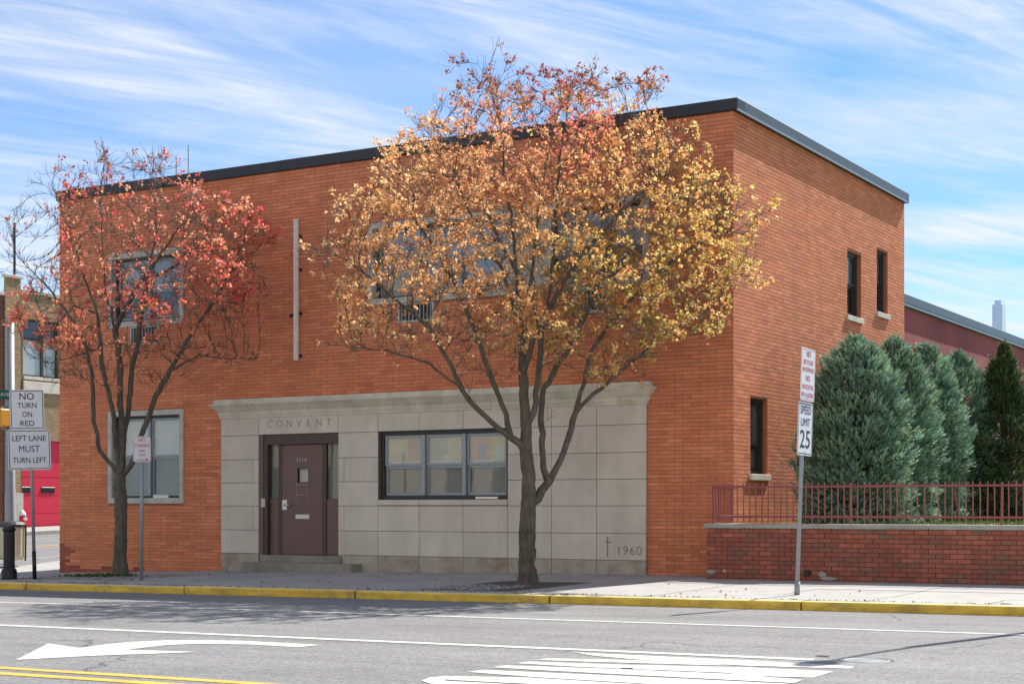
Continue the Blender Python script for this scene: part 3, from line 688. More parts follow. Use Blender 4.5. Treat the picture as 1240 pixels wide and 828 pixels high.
# ---- limestone front: backing, blocks in stacked bond, cornice
back = MB()
sw = (FX(460.5), FX(616.7), FZ(540, 604.5), FZ(460.5, 522.6))
dx0, dx1, dz1 = FX(318, st_y), FX(411.3, st_y), FZ(318, 526.3, st_y)
open_wall(back, st_x0+.012, st_x1-.012, -.4, 3.2, [sw, (dx0, dx1, -.39, dz1)], lambda a, d, z: (a, st_y+.012+d, z), .3)
back.add([(st_x0+.012, st_y+.012, -.4), (st_x0+.012, .02, -.4), (st_x0+.012, .02, 3.2), (st_x0+.012, st_y+.012, 3.2)], [(0,1,2,3)])
back.add([(st_x1-.012, st_y+.012, -.4), (st_x1-.012, .02, -.4), (st_x1-.012, .02, 3.2), (st_x1-.012, st_y+.012, 3.2)], [(0,1,2,3)])
back.build('stone_backing', m_joint, bld)
zc_ = [FZ(743, y) for y in (490.5, 514.5, 548, 580, 612.2, 645.4, 677.7)]
vx = [FX(x) for x in (315.5, 411.7, 459.9, 509.8, 562.8, 616.8, 669.7, 724.3)]
XS = [st_x0]+vx+[st_x1]; ZS = [zc_[0]]+zc_[1:]+[-.35]
jn = .0045
for c in range(len(XS)-1):
    for r in range(len(ZS)-1):
        a, b, zt, zb_ = XS[c], XS[c+1], ZS[r], ZS[r+1]
        if c == 1:
            if r == 0: zb_ = dz1
            else: continue
        if c == 1 and r: continue
        rects = [(a, b, zb_, zt)]
        if sw[0]-.05 < (a+b)/2 < sw[1]+.05:
            if zt > sw[3] > zb_: rects = [(a, b, sw[3], zt)]
            elif zt <= sw[3]+.01 and zb_ >= sw[2]: continue
            elif zt > sw[2] > zb_: rects = [(a, b, zb_, sw[2]-.11)] if sw[2]-.11-zb_ > .03 else []
        if c == 0 and r in (2, 4): rects = [(a, b-.14, zb_, zt), (b-.14, b, zb_, zt)]
        if c == 2 and r in (2, 4): rects = [(a, a+.14, zb_, zt), (a+.14, b, zb_, zt)]
        for (p, q, u, v) in rects:
            if c == 0 and q > dx0: q = dx0
            m = MB(); pr = abs(rng.normal(0, .0012)); 
            m.cbox(p+jn, q-jn, st_y-pr, st_y+.05, u+jn, v-jn, .003)
            m.build('stone_block', m_limebase if r == len(ZS)-2 else m_lime, bld)
m = MB(); 
for i, (a, b) in enumerate(((sw[0], FX(509.8)), (FX(509.8), FX(562.8)), (FX(562.8), sw[1]))):
    m = MB(); m.cbox(a+.003, b-.003, st_y-.02, st_y+.25, sw[2]-.105, sw[2]-.004, .004); m.build('window_sill', m_lime, bld)
# cornice in five lengths, returned at both ends
prof = [(.17, 3.275), (.17, 3.20), (.235, 3.185), (.24, 3.165), (.20, 3.13), (.125, 3.045), (.105, 3.03), (.115, 3.02), (.10, 2.955), (.085, 2.95), (.08, 2.905), (.065, 2.89)]
cutx = [st_x0, FX(379), FX(507), FX(598), FX(700), st_x1]
for i in range(5):
    a, b = cutx[i], cutx[i+1]; m = MB(); vs = []
    for (d, z) in prof:
        dd = d
        xa = a-dd+.06 if i == 0 else a+.003; xb = b+dd-.06 if i == 4 else b-.003
        vs += [(xa, .01, z), (xa, -dd-.0, z), (xb, -dd-.0, z), (xb, .01, z)]
    n = len(prof); fsx = []
    for k in range(n-1):
        for j in range(3): fsx.append((k*4+j, (k+1)*4+j, (k+1)*4+j+1, k*4+j+1))
    fsx += [(0,1,2,3), tuple((n-1)*4+j for j in (3,2,1,0))]
    m.add(vs, fsx); m.build('cornice_stone', m_cornice, bld)
# raised grey lettering; its colour stands for the shade inside cut letters
for word, xa_, xb_, py_, size_, name_ in (('CONVENT', 321, 404.5, 512, .205, 'carved_letter'), ('1960', 745.5, 778, 667, .225, 'carved_numeral')):
    Xa, Xb = FX(xa_, st_y), FX(xb_, st_y)
    for k, ch in enumerate(word):
        xx = Xa+(Xb-Xa)*(k+.5)/len(word)
        text_mb(ch, size_, frame_mat((xx, st_y-.0045, FZ(380 if word[0] == 'C' else 762, py_, st_y)), (1, 0, 0)), .0008, 1.0, 1, -.005).build(name_, m_engr, bld)
m = MB(); x = FX(735.8, st_y); m.box(x-.012, x+.012, st_y-.006, st_y+.01, FZ(736, 674, st_y), FZ(736, 649, st_y)); m.box(x-.06, x+.08, st_y-.0055, st_y+.01, FZ(736, 656, st_y)-.01, FZ(736, 656, st_y)+.01)
m.build('carved_cross', mat('faint_incised_shadow', BR(150,144,134), .95, .15, 15), bld)  # flat cross, grey for the shade of a cut line

# ---- triple window in the stone front
w5 = sash_window(sw, 3, .05, FP, blinds=('w', 'g'), mid=.49, outer=.075, outer_m=m_bronze, fw=.05)
cols3 = [(BR(228,214,170), BR(206,170,150), BR(214,210,190)), (BR(176,184,180), BR(226,220,180), BR(222,222,220)), (BR(222,170,140), BR(226,210,130), BR(150,160,160))]
pm = {}
def pmat(c):
    if c not in pm: pm[c] = mat('faded_print', tuple(.45*v+.55*u for v, u in zip(c, BR(214,210,198))), .9, .1, 3)
    return pm[c]
iw = (sw[1]-sw[0]-.15)/3; zmid = sw[2]+.075+(sw[3]-sw[2]-.15)*.49
for c in range(3):
    a = sw[0]+.075+iw*c
    for k, (u0, u1, v0, v1) in enumerate([(.1,.55,.1,.95),(.55,.95,.1,.95),(.45,.6,.1,.3)]):
        m = MB(); zz0 = zmid+.04; zh = sw[3]-.12-zz0
        m.box(a+iw*u0, a+iw*u1, .086-.002*k, .089-.002*k, zz0+zh*v0, zz0+zh*v1); m.build('wall_poster' if False else 'poster', pmat(cols3[c][k]), w5)
a = sw[0]+.075+iw*2
m = MB(); m.lathe((0,0,0), [(.0,0),(.10,.01),(.12,.12),(.10,.3),(.05,.36),(.06,.42),(.0,.48)], 14); m.v = [(a+iw*.38+x, .146, zmid+.08+z) for x, y, z in m.v]
m.v = [(x, .146-.0001*i/len(m.v), z) for i, (x, y, z) in enumerate(m.v)]
m = MB(); n = 18; m.add([(a+iw*.38+.075*math.cos(2*math.pi*k/n), .0805, zmid+.25+.16*math.sin(2*math.pi*k/n)) for k in range(n)], [tuple(range(n))]); m.build('poster_figure', pmat(BR(120,150,205)), w5)
m = MB(); m.box(a+iw*.68, a+iw*.97, .079, .0805, zmid+.06, zmid+.33); m.build('notice', pmat(BR(200,222,206)), w5)
m = MB(); m.cbox(FX(577), FX(604), -.04, .02, sw[2]+.005, sw[2]+.05, .004); m.build('bird_box', m_silver, w5)
m.v = []; 
# ---- entrance
DY = .07                                           # plane of the doors
doorz0 = FZ(365, 672, st_y); 
dfr = MB(); d0, d1 = dx0+.003, dx1-.003
dfr.cbox(d0, d0+.09, DY-.10, DY+.06, doorz0, dz1-.003, .004); dfr.cbox(d1-.05, d1, DY-.10, DY+.06, doorz0, dz1-.003, .004)
dfr.cbox(d0+.09, d1-.05, DY-.10, DY+.06, dz1-.20, dz1-.003, .004)
def dX(px): return FX(px, DY)
m1, m2_ = (dX(338.5), dX(343)), (dX(391.5), dX(396.5))
dfr.cbox(m1[0], m1[1], DY-.035, DY+.05, doorz0, dz1-.20, .004); dfr.cbox(m2_[0], m2_[1], DY-.035, DY+.05, doorz0, dz1-.20, .004)
ent = dfr.build('door_frame', m_brownd, bld)
zt = dz1-.205; zg = FZ(333, 604, DY)
for (a, b) in ((d0+.09, m1[0]), (m2_[1], d1-.05)):
    m = MB(); m.cbox(a+.002, b-.002, DY-.02, DY+.02, doorz0+.002, zg, .006); m.build('side_panel', m_brown, ent)
    m = MB(); m.box(a+.002, b-.002, DY, DY+.006, zg, zt); m.build('sidelight_pane', m_glass, ent)
    m = MB(); m.box(a-.01, b+.01, DY+.035, DY+.038, zg-.05, zt+.05); m.build('curtain', mat('grey_green_curtain', BR(140,146,132), .95, .08, 8, stretch=(3,3,.4)), ent)
door = MB(); da, db = m1[1]+.004, m2_[0]-.004
wz0, wz1, wa, wb = FZ(368,583.5,DY), FZ(368,567,DY), dX(362), dX(374.5)
for (p, q, r_, s_) in ((da, wa, doorz0+.01, zt-.004), (wb, db, doorz0+.01, zt-.004), (wa, wb, doorz0+.01, wz0), (wa, wb, wz1, zt-.004)): door.box(p, q, DY-.03, DY+.015, r_, s_)
door = door.build('door', m_brown, bld, label='dark brown front door with a small square window')
m = MB(); m.cbox(wa-.012, wa, DY-.036, DY, wz0-.012, wz1+.012, .002); m.cbox(wb, wb+.012, DY-.036, DY, wz0-.012, wz1+.012, .002); m.cbox(wa, wb, DY-.036, DY, wz0-.012, wz0, .002); m.cbox(wa, wb, DY-.036, DY, wz1, wz1+.012, .002); m.build('glazing_bead', m_brownd, door)
m = MB(); m.box(wa, wb, DY-.022, DY-.016, wz0, wz1); m.build('door_pane', m_glass, door)
m = MB(); m.box(wa-.02, wb+.02, DY+.03, DY+.034, wz0-.02, wz1+.02); m.build('pane_backing', m_blind, door)
m = MB(); xa, xb, za, zb2 = dX(360), dX(373.7), FZ(367,599.5,DY), FZ(367,586,DY)
t_ = .012; yA, yB = DY-.037, DY-.028
m.box(xa, xb, yA, yB, zb2-t_, zb2); m.box(xa, xb, yA, yB, za, za+t_); m.box(xa, xa+t_, yA, yB, za+t_, zb2-t_); m.box(xb-t_, xb, yA, yB, za+t_, zb2-t_)
for cxx in (xa, xb):
    m.box(cxx-.012, cxx+.012, yA-.001, yB, za-.06, za-.035)
m.build('removed_plate_outline', mat('old_glue', BR(176,150,134), .8, .1, 20), door)
m = MB(); m.cbox(dX(359.5), dX(376), DY-.045, DY-.028, FZ(367,628,DY), FZ(367,622.5,DY), .004); ml = m.build('mail_slot', m_silver, door)
m = MB(); m.cbox(dX(361), dX(374.5), DY-.052, DY-.044, FZ(367,626.7,DY), FZ(367,623.6,DY), .003); m.build('flap', m_silver, ml)
kz = FZ(347, 611, DY); m = MB(); m.cbox(dX(343.3), dX(349), DY-.045, DY-.028, kz-.10, kz+.10, .004); kp = m.build('lock_plate', m_silver, door)
m = MB(); m.tube([(dX(348), DY-.04, kz), (dX(348), DY-.09, kz), (dX(348)+.12, DY-.10, kz-.005)], [.022, .022, .014], 10); m.build('handle', m_silver, kp, smooth=True)
tn = text_mb('4214', .115, frame_mat((dX(366), DY-.0335, FZ(366, 557, DY)), (1, 0, 0)), .002, .95, 1.25, -.002); tn.build('house_number', m_silver, door)
m = MB(); m.cbox(dX(320.6), dX(325.5), DY-.125, DY-.1, FZ(323,614,DY), FZ(323,603.5,DY), .006); m.build('intercom', mat('beige_plastic', BR(198,192,178), .5, .04, 9), ent)
m = MB(); m.cbox(dx0-.04, dx1+.06, -.10, .30, FZ(365, 681, -.1), doorz0-.002, .008); m.build('threshold', m_step, bld)
stz = FZ(358, 681.5, -.4)
m = MB(); m.cbox(FX(292, -.4), FX(425.5, -.4), -.42, -.02, -.4, stz, .012); m.build('step', m_step, bld)

# ---- side windows
SP = lambda a, d, z: (-d, a, z)
for o, gl_, bl_ in ((sw_u1, m_glassd, ('g', 'd')), (sw_u2, m_glassd, ('g', 'd')), (sw_l, m_glassd, ('g', 'g'))):
    wn = sash_window(o, 1, .12, SP, frame_m=m_bronze, blinds=bl_, mid=.5 if o is not sw_l else .35, outer=.06, glassm=gl_)
    m = MB(); m.cbox(-.12, .045, o[0]-.05, o[1]+.06, o[2]-.105, o[2]-.002, .006); m.build('sill', m_cornice, wn)

# ------------------------------------------------------------------ red annex behind the building
ax = thing('annex_building', 'low dull red painted wing with sloping line of roof edge behind the spruces', 'building', (-6, 20, 0))
AXX = -.15; az1 = SZ(1098, 358.5, AXX)
m = MB(); m.box(-14, AXX, BY+.005, 46, -.4, az1-.26); m.build('wall', m_stucco, ax)
m = MB(); m.cbox(-14, AXX+.10, BY+.01, 46.1, az1-.2, az1, .01); rc = m.build('roof_coping', m_copeside, ax)
m = MB(); m.box(AXX-.1, AXX+.085, BY+.01, 46.05, az1-.25, az1-.201); m.build('drip_edge', m_copelip, ax)

# ------------------------------------------------------------------ raised garden, low wall, iron fence
GZ = .85
WX0, WX1 = FX(855.5, -1.0), 13.0
m = MB(); m.add([(.02, -.7, GZ), (40, -.7, GZ), (40, 46, GZ), (.02, 46, GZ)], [(0,1,2,3)]); garden = m.build('garden_ground', m_lawn, kind='structure')
lw = thing('low_wall', 'low dark red brick retaining wall with concrete cap under the iron fence', 'wall', (6, -.85, 0))
LWY, LZ0, LZ1, RH, LW = -1.0, -.08, .80, .0715, .215
m = MB(); m.box(WX0+.01, WX1, LWY+.008, -.62, -.3, LZ1-.001); m.build('core', m_lowmort, lw)
low = []
nr_ = int((LZ1+.08)/RH)+1
for r in range(nr_):
    z1_ = LZ1-r*RH; z0_ = z1_-RH
    for (a, b) in course(WX0, WX1, [], r, z0_, z1_, LW): low.append((a, b, z0_, z1_))
low.sort(key=lambda t: (round(max(0, toP((t[0], LWY, .4))[0]-1240)/2), t[0]))
vis = [t for t in low if toP(((t[0]+t[1])/2, LWY, .4))[0] < 1240]
keep = set(map(id, sorted(vis, key=lambda t: -((toP((t[1], LWY, t[3]))[0]-toP((t[0], LWY, t[3]))[0])))[:300]))
rest = MB(); shl = {}
for t in low:
    a, b, z0_, z1_ = t; h = .005; pr = abs(rng.normal(0, .0025))
    if id(t) in keep:
        k = round(b-a, 3)
        if k not in shl:
            mm = MB(); L_ = (b-a)/2-h; mm.add([(-L_,0,-RH/2+h),(L_,0,-RH/2+h),(L_,0,RH/2-h),(-L_,0,RH/2-h),(-L_,.1,-RH/2+h),(L_,.1,-RH/2+h),(L_,.1,RH/2-h),(-L_,.1,RH/2-h)], [(0,1,2,3),(1,5,6,2),(4,0,3,7),(3,2,6,7),(4,5,1,0)]); shl[k] = mm.mesh('brick', m_lowbrick)
        link('brick', shl[k], lw, loc=((a+b)/2, LWY-pr, (z0_+z1_)/2))
    else: rest.box(a+h, b-h, LWY-pr, LWY+.1, z0_+h, z1_-h)
for r in range(nr_):
    z1_ = LZ1-r*RH; rest.box(WX0-.001, WX0+.1, LWY+.012, -.63, z1_-RH+.005, z1_-.005)
rest.build('brickwork', m_lowbrick, lw, kind='stuff')
cxs = [WX0-.04, FX(986, -1.0), FX(1125, -1.0)]; cxs += [cxs[-1]+2.0*i for i in range(1, 5)]
for a, b in zip(cxs[:-1], cxs[1:]):
    m = MB(); m.cbox(a+.004, b-.004, LWY-.05, -.57, LZ1+.002, LZ1+.075, .01); m.build('cap_stone', m_cap, lw)
m = MB(); m.cbox(WX0+.02, .25, -.565, -.02, LZ1-.2, LZ1+.072, .01); m.build('cap_stone', m_cap, lw)
# white splashes and a broken drain at the wall foot
m = MB()
for (px, py, w_, h_) in ((861, 692, .16, .07), (877, 691, .08, .07), (995, 695, .14, .09), (1004, 700, .3, .06)):
    x, z = FX(px, LWY-.01), FZ(px, py, LWY-.01); n = 11; jit = rng.uniform(.6, 1.15, n)
    m.add([(x+w_/2*jit[k]*math.cos(2*math.pi*k/n), LWY-.0085, z+h_/2*jit[k]*math.sin(2*math.pi*k/n)) for k in range(n)], [tuple(range(n))])
m.build('mortar_patch', m_cap, lw)
m = MB(); x, z = FX(978, LWY), FZ(978, 693.5, LWY); m.tube([(x, LWY-.05, z), (x, LWY+.02, z)], .05, 12); m.build('drain_pipe', m_black, lw)
# fence
fy = -.84
fence = thing('iron_fence', 'faded red iron picket fence standing on the low brick wall', 'fence', (3, fy, LZ1+.075))
fzt, fr1, fr0 = FZ(1000, 583.5, fy), FZ(1000, 588.8, fy), FZ(1000, 625.5, fy)
fx0 = FX(864, fy)
pk = MB(); hh = fzt-(LZ1+.075)-.0; b0 = LZ1+.10
pk.add([(-.0075,-.0075,0),(.0075,-.0075,0),(.0075,.0075,0),(-.0075,.0075,0),(-.0075,-.0075,hh-.05),(.0075,-.0075,hh-.05),(.0075,.0075,hh-.05),(-.0075,.0075,hh-.05),(0,0,hh-.02)], [(0,1,5,4),(1,2,6,5),(2,3,7,6),(3,0,4,7),(4,5,8),(5,6,8),(6,7,8),(7,4,8),(3,2,1,0)])
pkm = pk.mesh('picket', m_fence)
post = MB(); post.cbox(-.016,.016,-.016,.016,0,hh-.02,.003); postm = post.mesh('fence_post', m_fence)
sp = .104; n = int((WX1-fx0)/sp)
for i in range(n+1):
    ispost = i % 22 == 0
    o = link('fence_post' if ispost else 'picket', postm if ispost else pkm, fence, loc=(fx0+i*sp, fy+rng.normal(0, .001), (LZ1+.0755) if ispost else b0))
    o.rotation_euler = (rng.normal(0, .006), rng.normal(0, .008), 0)
for i in range(1, 9):
    link('picket', pkm, fence, loc=(fx0, fy+i*.1, b0))
for z in (fr1, fr0):
    m = MB(); m.cbox(fx0-.016, fx0+n*sp, fy-.014, fy+.014, z-.016, z+.016, .003); m.build('rail', m_fence, fence)
    m = MB(); m.cbox(fx0-.013, fx0+.013, fy+.016, -.004, z-.016, z+.016, .003); m.build('rail', m_fence, fence)
m = MB(); m.tube([(FX(1156, fy+.03), fy+.03, FZ(1156, 594, fy)), (FX(1163, fy+.03), fy+.03, FZ(1163, 632, fy))], .010, 6); m.build('bent_picket', m_fence, fence, label='loose picket leaning across its neighbours')
# lawn blades (uncountable)
gn = 9000
gx, gy = rng.uniform(1.5, 10, gn), rng.uniform(-.5, 13, gn)**1.0
a = rng.uniform(0, 6.28, gn); h = rng.uniform(.03, .09, gn); wv = .008
V = np.zeros((gn, 3, 3)); V[:, 0] = np.stack([gx-wv*np.cos(a), gy-wv*np.sin(a), np.full(gn, GZ)], 1); V[:, 1] = np.stack([gx+wv*np.cos(a), gy+wv*np.sin(a), np.full(gn, GZ)], 1)
V[:, 2] = np.stack([gx+rng.normal(0, .02, gn), gy+rng.normal(0, .02, gn), GZ+h], 1)
link('grass', fast_mesh('grass', V.reshape(-1, 3), np.arange(gn*3).reshape(-1, 3), m_grass), kind='stuff', label='bright green lawn grass behind the iron fence', category='grass')
m = MB(); m.box(3.6, 4.8, 6, 20, GZ-.05, GZ+.02); m.build('garden_path', m_slab, kind='structure')

# ------------------------------------------------------------------ tree building
def grow(limbs, att, step, infl, kill, bias, iters, rs):
    P, par = [], []
    for li, (parent_pt, pts) in enumerate(limbs):
        pts = [np.array(p, float) for p in pts]
        if parent_pt is None: P.append(pts[0]); par.append(-1); last = 0
        else:
            last = int(np.argmin([np.sum((q-pts[0])**2) for q in P]))
        cur = P[last]
        for p in pts[1:]:
            d = p-cur; nseg = max(1, int(np.linalg.norm(d)/step)); c0 = cur.copy()
            for k in range(1, nseg+1):
                q = c0+d*k/nseg + (rs.normal(0, step*.07, 3) if k < nseg else 0); P.append(q); par.append(last); last = len(P)-1
            cur = p
    nl = len(P); P = [np.asarray(p) for p in P]; A = att.copy()
    Pn = np.array(P); best = np.full(len(A), 1e9); bi = np.zeros(len(A), int)
    def upd(start):
        nonlocal best, bi
        Q = np.array(P[start:])
        for c in range(0, len(Q), 400):
            d = ((A[:, None, :]-Q[None, c:c+400])**2).sum(2); j = d.argmin(1); dm = d[np.arange(len(A)), j]; s = dm < best
            best[s] = dm[s]; bi[s] = j[s]+c+start
    upd(0)
    nch = {}
    for it in range(iters):
        ok = best < infl**2
        if not ok.any(): 
            infl *= 1.4; 
            if infl > 4: break
            continue
        s0 = len(P); tgt = {}
        dirs = A[ok]-np.array(P)[bi[ok]]; dirs /= np.linalg.norm(dirs, axis=1)[:, None]+1e-9
        acc = np.zeros((s0, 3)); np.add.at(acc, bi[ok], dirs)
        for k in np.unique(bi[ok]):
            if nch.get(k, 0) > 3: continue
            d = acc[k]; nrm = np.linalg.norm(d)
            if nrm < 1e-6: continue
            d = d/nrm + bias + rs.normal(0, .07, 3)
            if par[k] >= 0: d = d + .8*(P[k]-P[par[k]])/step
            d /= np.linalg.norm(d); P.append(P[k]+d*step); par.append(int(k)); nch[k] = nch.get(k, 0)+1
        if len(P) == s0: break
        upd(s0)
        alive = best > kill**2; A = A[alive]; best = best[alive]; bi = bi[alive]
        if len(A) == 0: break
    return np.array(P), np.array(par), nl
def tube_set(P, par, rad, rs, thr=.014):
    """limb mesh: thick wood as continuous skins along each limb, thin twigs as short prisms"""
    n = len(P); kids = [[] for _ in range(n)]
    for i in range(n):
        if par[i] >= 0: kids[par[i]].append(i)
    mb = MB()
    starts = [(0, None)]
    while starts:
        i, p = starts.pop(); chain = []
        if p is not None:
            chain.append((P[p], min(rad[p]*.92, rad[i]*1.25)))
        while True:
            chain.append((P[i], rad[i]))
            ks = [k for k in kids[i] if rad[k] > thr]
            if not ks: break
            ks.sort(key=lambda k: -rad[k])
            for k in ks[1:]: starts.append((k, i))
            i = ks[0]
        if len(chain) < 2: continue
        pts = [c[0] for c in chain]; rr = [c[1] for c in chain]; k = 12 if rr[0] > .04 else 7; o = len(mb.v)
        # smooth the radii so forks do not step
        for _ in range(2): rr = [rr[0]]+[(rr[j-1]+2*rr[j]+rr[j+1])/4 for j in range(1, len(rr)-1)]+[rr[-1]]
        if rr[0] > .05:                                  # finer rings with knots and ridges in the bark
            q, q2 = [], []
            for j in range(len(pts)-1):
                for t in (0, .34, .67): q.append(pts[j]*(1-t)+pts[j+1]*t); q2.append(rr[j]*(1-t)+rr[j+1]*t)
            pts, rr = q+[pts[-1]], q2+[rr[-1]]
        mb.tube([tuple(p_) for p_ in pts], rr, k, cap=True)
        if rr[0] > .03:
            for vi in range(o, len(mb.v)):
                x, y, z = mb.v[vi]; j = min((vi-o)//k, len(pts)-1); c = pts[j]
                a_ = math.atan2(y-c[1], x-c[0]); f_ = 1+.07*math.sin(a_*3+z*2.3)+.05*math.sin(a_*5-z*5.1+c[0])+.045*rs.normal()
                mb.v[vi] = (c[0]+(x-c[0])*f_, c[1]+(y-c[1])*f_, z)
    V1 = np.array(mb.v); F4 = np.array([f for f in mb.f if len(f) == 4])
    dirn = np.zeros((n, 3)); hp = par >= 0; dirn[hp] = P[hp]-P[par[hp]]; dirn[0] = (0, 0, 1); dirn /= np.linalg.norm(dirn, axis=1)[:, None]+1e-9
    u = np.cross(dirn, np.array([.31, .87, .12])); u /= np.linalg.norm(u, axis=1)[:, None]; v = np.cross(dirn, u)
    idx = np.where((rad <= thr) & hp)[0]; k = 4; ang = np.arange(k)*2*np.pi/k; ca, sa = np.cos(ang), np.sin(ang)
    top = P[idx][:, None]+(u[idx][:, None]*ca[None, :, None]+v[idx][:, None]*sa[None, :, None])*rad[idx][:, None, None]
    pr = np.minimum(rad[par[idx]], rad[idx]*1.3)[:, None, None]
    bot = P[par[idx]][:, None]+(u[idx][:, None]*ca[None, :, None]+v[idx][:, None]*sa[None, :, None])*pr
    V2 = np.concatenate([bot, top], 1).reshape(-1, 3); o = np.arange(len(idx))[:, None]*2*k
    f = np.stack([o+np.arange(k)[None], o+(np.arange(k)[None]+1) % k, o+k+(np.arange(k)[None]+1) % k, o+k+np.arange(k)[None]], 2).reshape(-1, 4)
    return np.concatenate([V1, V2]), np.concatenate([F4, f+len(V1)])
def leaf_arrays(C, D, size, col, rs):
    """C centres (n,3), D outward direction (n,3); folded three-lobed leaves"""
    n = len(C); D = D/(np.linalg.norm(D, axis=1)[:, None]+1e-9); r = rs.normal(0, 1, (n, 3)); s = np.cross(D, r); s /= np.linalg.norm(s, axis=1)[:, None]+1e-9
    nrm = np.cross(s, D); curl = rs.uniform(-.1, .45, n)[:, None]; S = size[:, None]
    base = C; tip = C+D*S*1.0+nrm*curl*S*-.35
    ml = C+D*S*.45+s*S*.26+nrm*curl*S*.2; mr = C+D*S*.45-s*S*.26+nrm*curl*S*.2
    ll = C+D*S*.52+s*S*.62+nrm*curl*S*.6; rl = C+D*S*.52-s*S*.62+nrm*curl*S*.6
    bl = C+D*S*.05+s*S*.34+nrm*curl*S*.3; br = C+D*S*.05-s*S*.34+nrm*curl*S*.3
    V = np.stack([base, ml, tip, mr, ll, rl, bl, br], 1).reshape(-1, 3); o = np.arange(n)[:, None]*8
    f = np.concatenate([o+np.array([[0, 3, 2]]), o+np.array([[0, 2, 1]]), o+np.array([[0, 1, 4]]), o+np.array([[0, 5, 3]]), o+np.array([[0, 4, 6]]), o+np.array([[0, 7, 5]])])
    return V, f, np.repeat(col, 8, 0)
def make_tree(name, label, base, D0, limbs_px, sil, rx, n_att, seed, trunk_r, leaf_fn, leaf_size, n_leaf, dens_fn, step=.13, depth=2.4, twigs=2, group=None, tipr=.0032, pw=2.25, kill=.2):
    rs = np.random.default_rng(seed); base = np.array(base)
    def W(px, py, dd=0.0):        # a point at camera depth D0+dd that stands where the photograph shows it
        D = D0+dd; return CAM+(AX+RT*(px-CX)/F+UP*(HY-py)/F)*D
    limbs = [(None if i == 0 else 1, [W(*p) for p in l]) for i, l in enumerate(limbs_px)]
    sil = np.array(sil, float); x0, y0 = sil.min(0); x1, y1 = sil.max(0); att = []; ctr = (x0+x1)/2
    def inside(x, y):
        c = False; j = len(sil)-1
        for i in range(len(sil)):
            if (sil[i][1] > y) != (sil[j][1] > y) and x < (sil[j][0]-sil[i][0])*(y-sil[i][1])/(sil[j][1]-sil[i][1])+sil[i][0]: c = not c
            j = i
        return c
    hw = (x1-x0)/2
    while len(att) < n_att:
        x, y = rs.uniform(x0, x1), rs.uniform(y0, y1)
        if not inside(x, y): continue
        t = max(0.0, 1-((x-ctr)/hw)**2); ty = (y-y0)/(y1-y0); hd = depth*math.sqrt(t)*min(1, .35+1.4*math.sin(math.pi*min(1, max(0, ty*.9+.08))))
        dd = rs.uniform(-1, 1)*hd
        if rs.random() > dens_fn(x, y): continue
        p = W(x, y, dd)
        if p[1] > -.15: continue
        att.append(p)
    att = np.array(att)
    P, par, nl = grow(limbs, att, step, 1.3, kill, np.array([0, 0, .3]), 90, rs)
    # twigs off the young growth
    rad0 = np.zeros(len(P)); cnt = np.zeros(len(P)); 
    for i in range(len(P)-1, -1, -1):
        if rad0[i] == 0: rad0[i] = tipr**pw
        if par[i] >= 0: rad0[par[i]] += rad0[i]
    rad = rad0**(1/pw); scale_ = trunk_r/rad[0]; 
    rad = np.where(rad > .012, .012+(rad-.012)*(trunk_r-.012)/max(rad[0]-.012, 1e-6), rad)
    z_base = base[2]
    flare = np.clip(1-(P[:, 2]-z_base)/.5, 0, 1)
    onstem = (rad > trunk_r*.8); rad = rad*(1+.45*flare**2*onstem)
    young = np.where(rad < .02)[0]; T = []; Tp = []; Tl = []
    m_t = len(young)*twigs; src = rs.choice(young, m_t)
    dsrc = P[src]-P[np.maximum(par[src], 0)]; dsrc /= np.linalg.norm(dsrc, axis=1)[:, None]+1e-9
    dd = dsrc*1.0+rs.normal(0, .36, (m_t, 3))+np.array([0, 0, .42]); dd /= np.linalg.norm(dd, axis=1)[:, None]
    ln = rs.uniform(.10, .34, m_t)[:, None]; mid = P[src]+dd*ln*.55; end = P[src]+dd*ln+np.array([0, 0, .02])+rs.normal(0, .02, (m_t, 3))
    N0 = len(P); allP = np.concatenate([P, mid, end]); allpar = np.concatenate([par, src, N0+np.arange(m_t)])
    allrad = np.concatenate([rad, np.full(m_t, .0034), np.full(m_t, .0022)])
    V, Fq = tube_set(allP, allpar, allrad, rs)
    # split into trunk, limbs
    root = thing(name, label, 'tree', tuple(base), group)
    fac_r = np.repeat(0, 0)
    me = fast_mesh('limbs', V, Fq, [m_bark], smooth=True)
    link('trunk', me, root)
    # leaves
    tips = np.concatenate([mid, end]); tdir = np.concatenate([dd, dd])
    px = CX+F*((tips-CAM)@RT)/((tips-CAM)@AX); py = HY-F*(tips[:, 2]-CAM[2])/((tips-CAM)@AX)
    wgt = np.array([dens_fn(a_, b_) for a_, b_ in zip(px, py)]); 
    from_noise = np.array([.5+.5*math.sin(p[0]*2.1+1.3*p[2])*math.sin(p[2]*2.7+p[1]*1.9+seed) for p in tips])
    wgt = wgt*(.06+from_noise**2*1.8); wgt /= wgt.sum()
    ncl = n_leaf//7; cs = rs.choice(len(tips), ncl, p=wgt)
    C = np.repeat(tips[cs], 7, 0)+rs.normal(0, .03, (ncl*7, 3)); Dd = np.repeat(tdir[cs], 7, 0)*.6+rs.normal(0, .8, (ncl*7, 3))+np.array([0, 0, -.3])
    cx_, cy_ = np.repeat(px[cs], 7), np.repeat(py[cs], 7)
    col = leaf_fn(cx_, cy_, rs, np.repeat(rs.random(ncl), 7)); sz = leaf_size*rs.uniform(.45, 1.4, len(C))
    Vl, fl, cl2 = leaf_arrays(C, Dd, sz, col, rs)
    link('crown', fast_mesh('crown', Vl, fl, m_leaf, cl2), root, kind='stuff')
    print(name, 'nodes', len(P), 'twigs', m_t, 'leaves', len(C))
    return root
def pal(cols): return np.array([BR(*c) for c in cols])
def blend(c1, c2, t): return c1*(1-t[:, None])+c2*t[:, None]
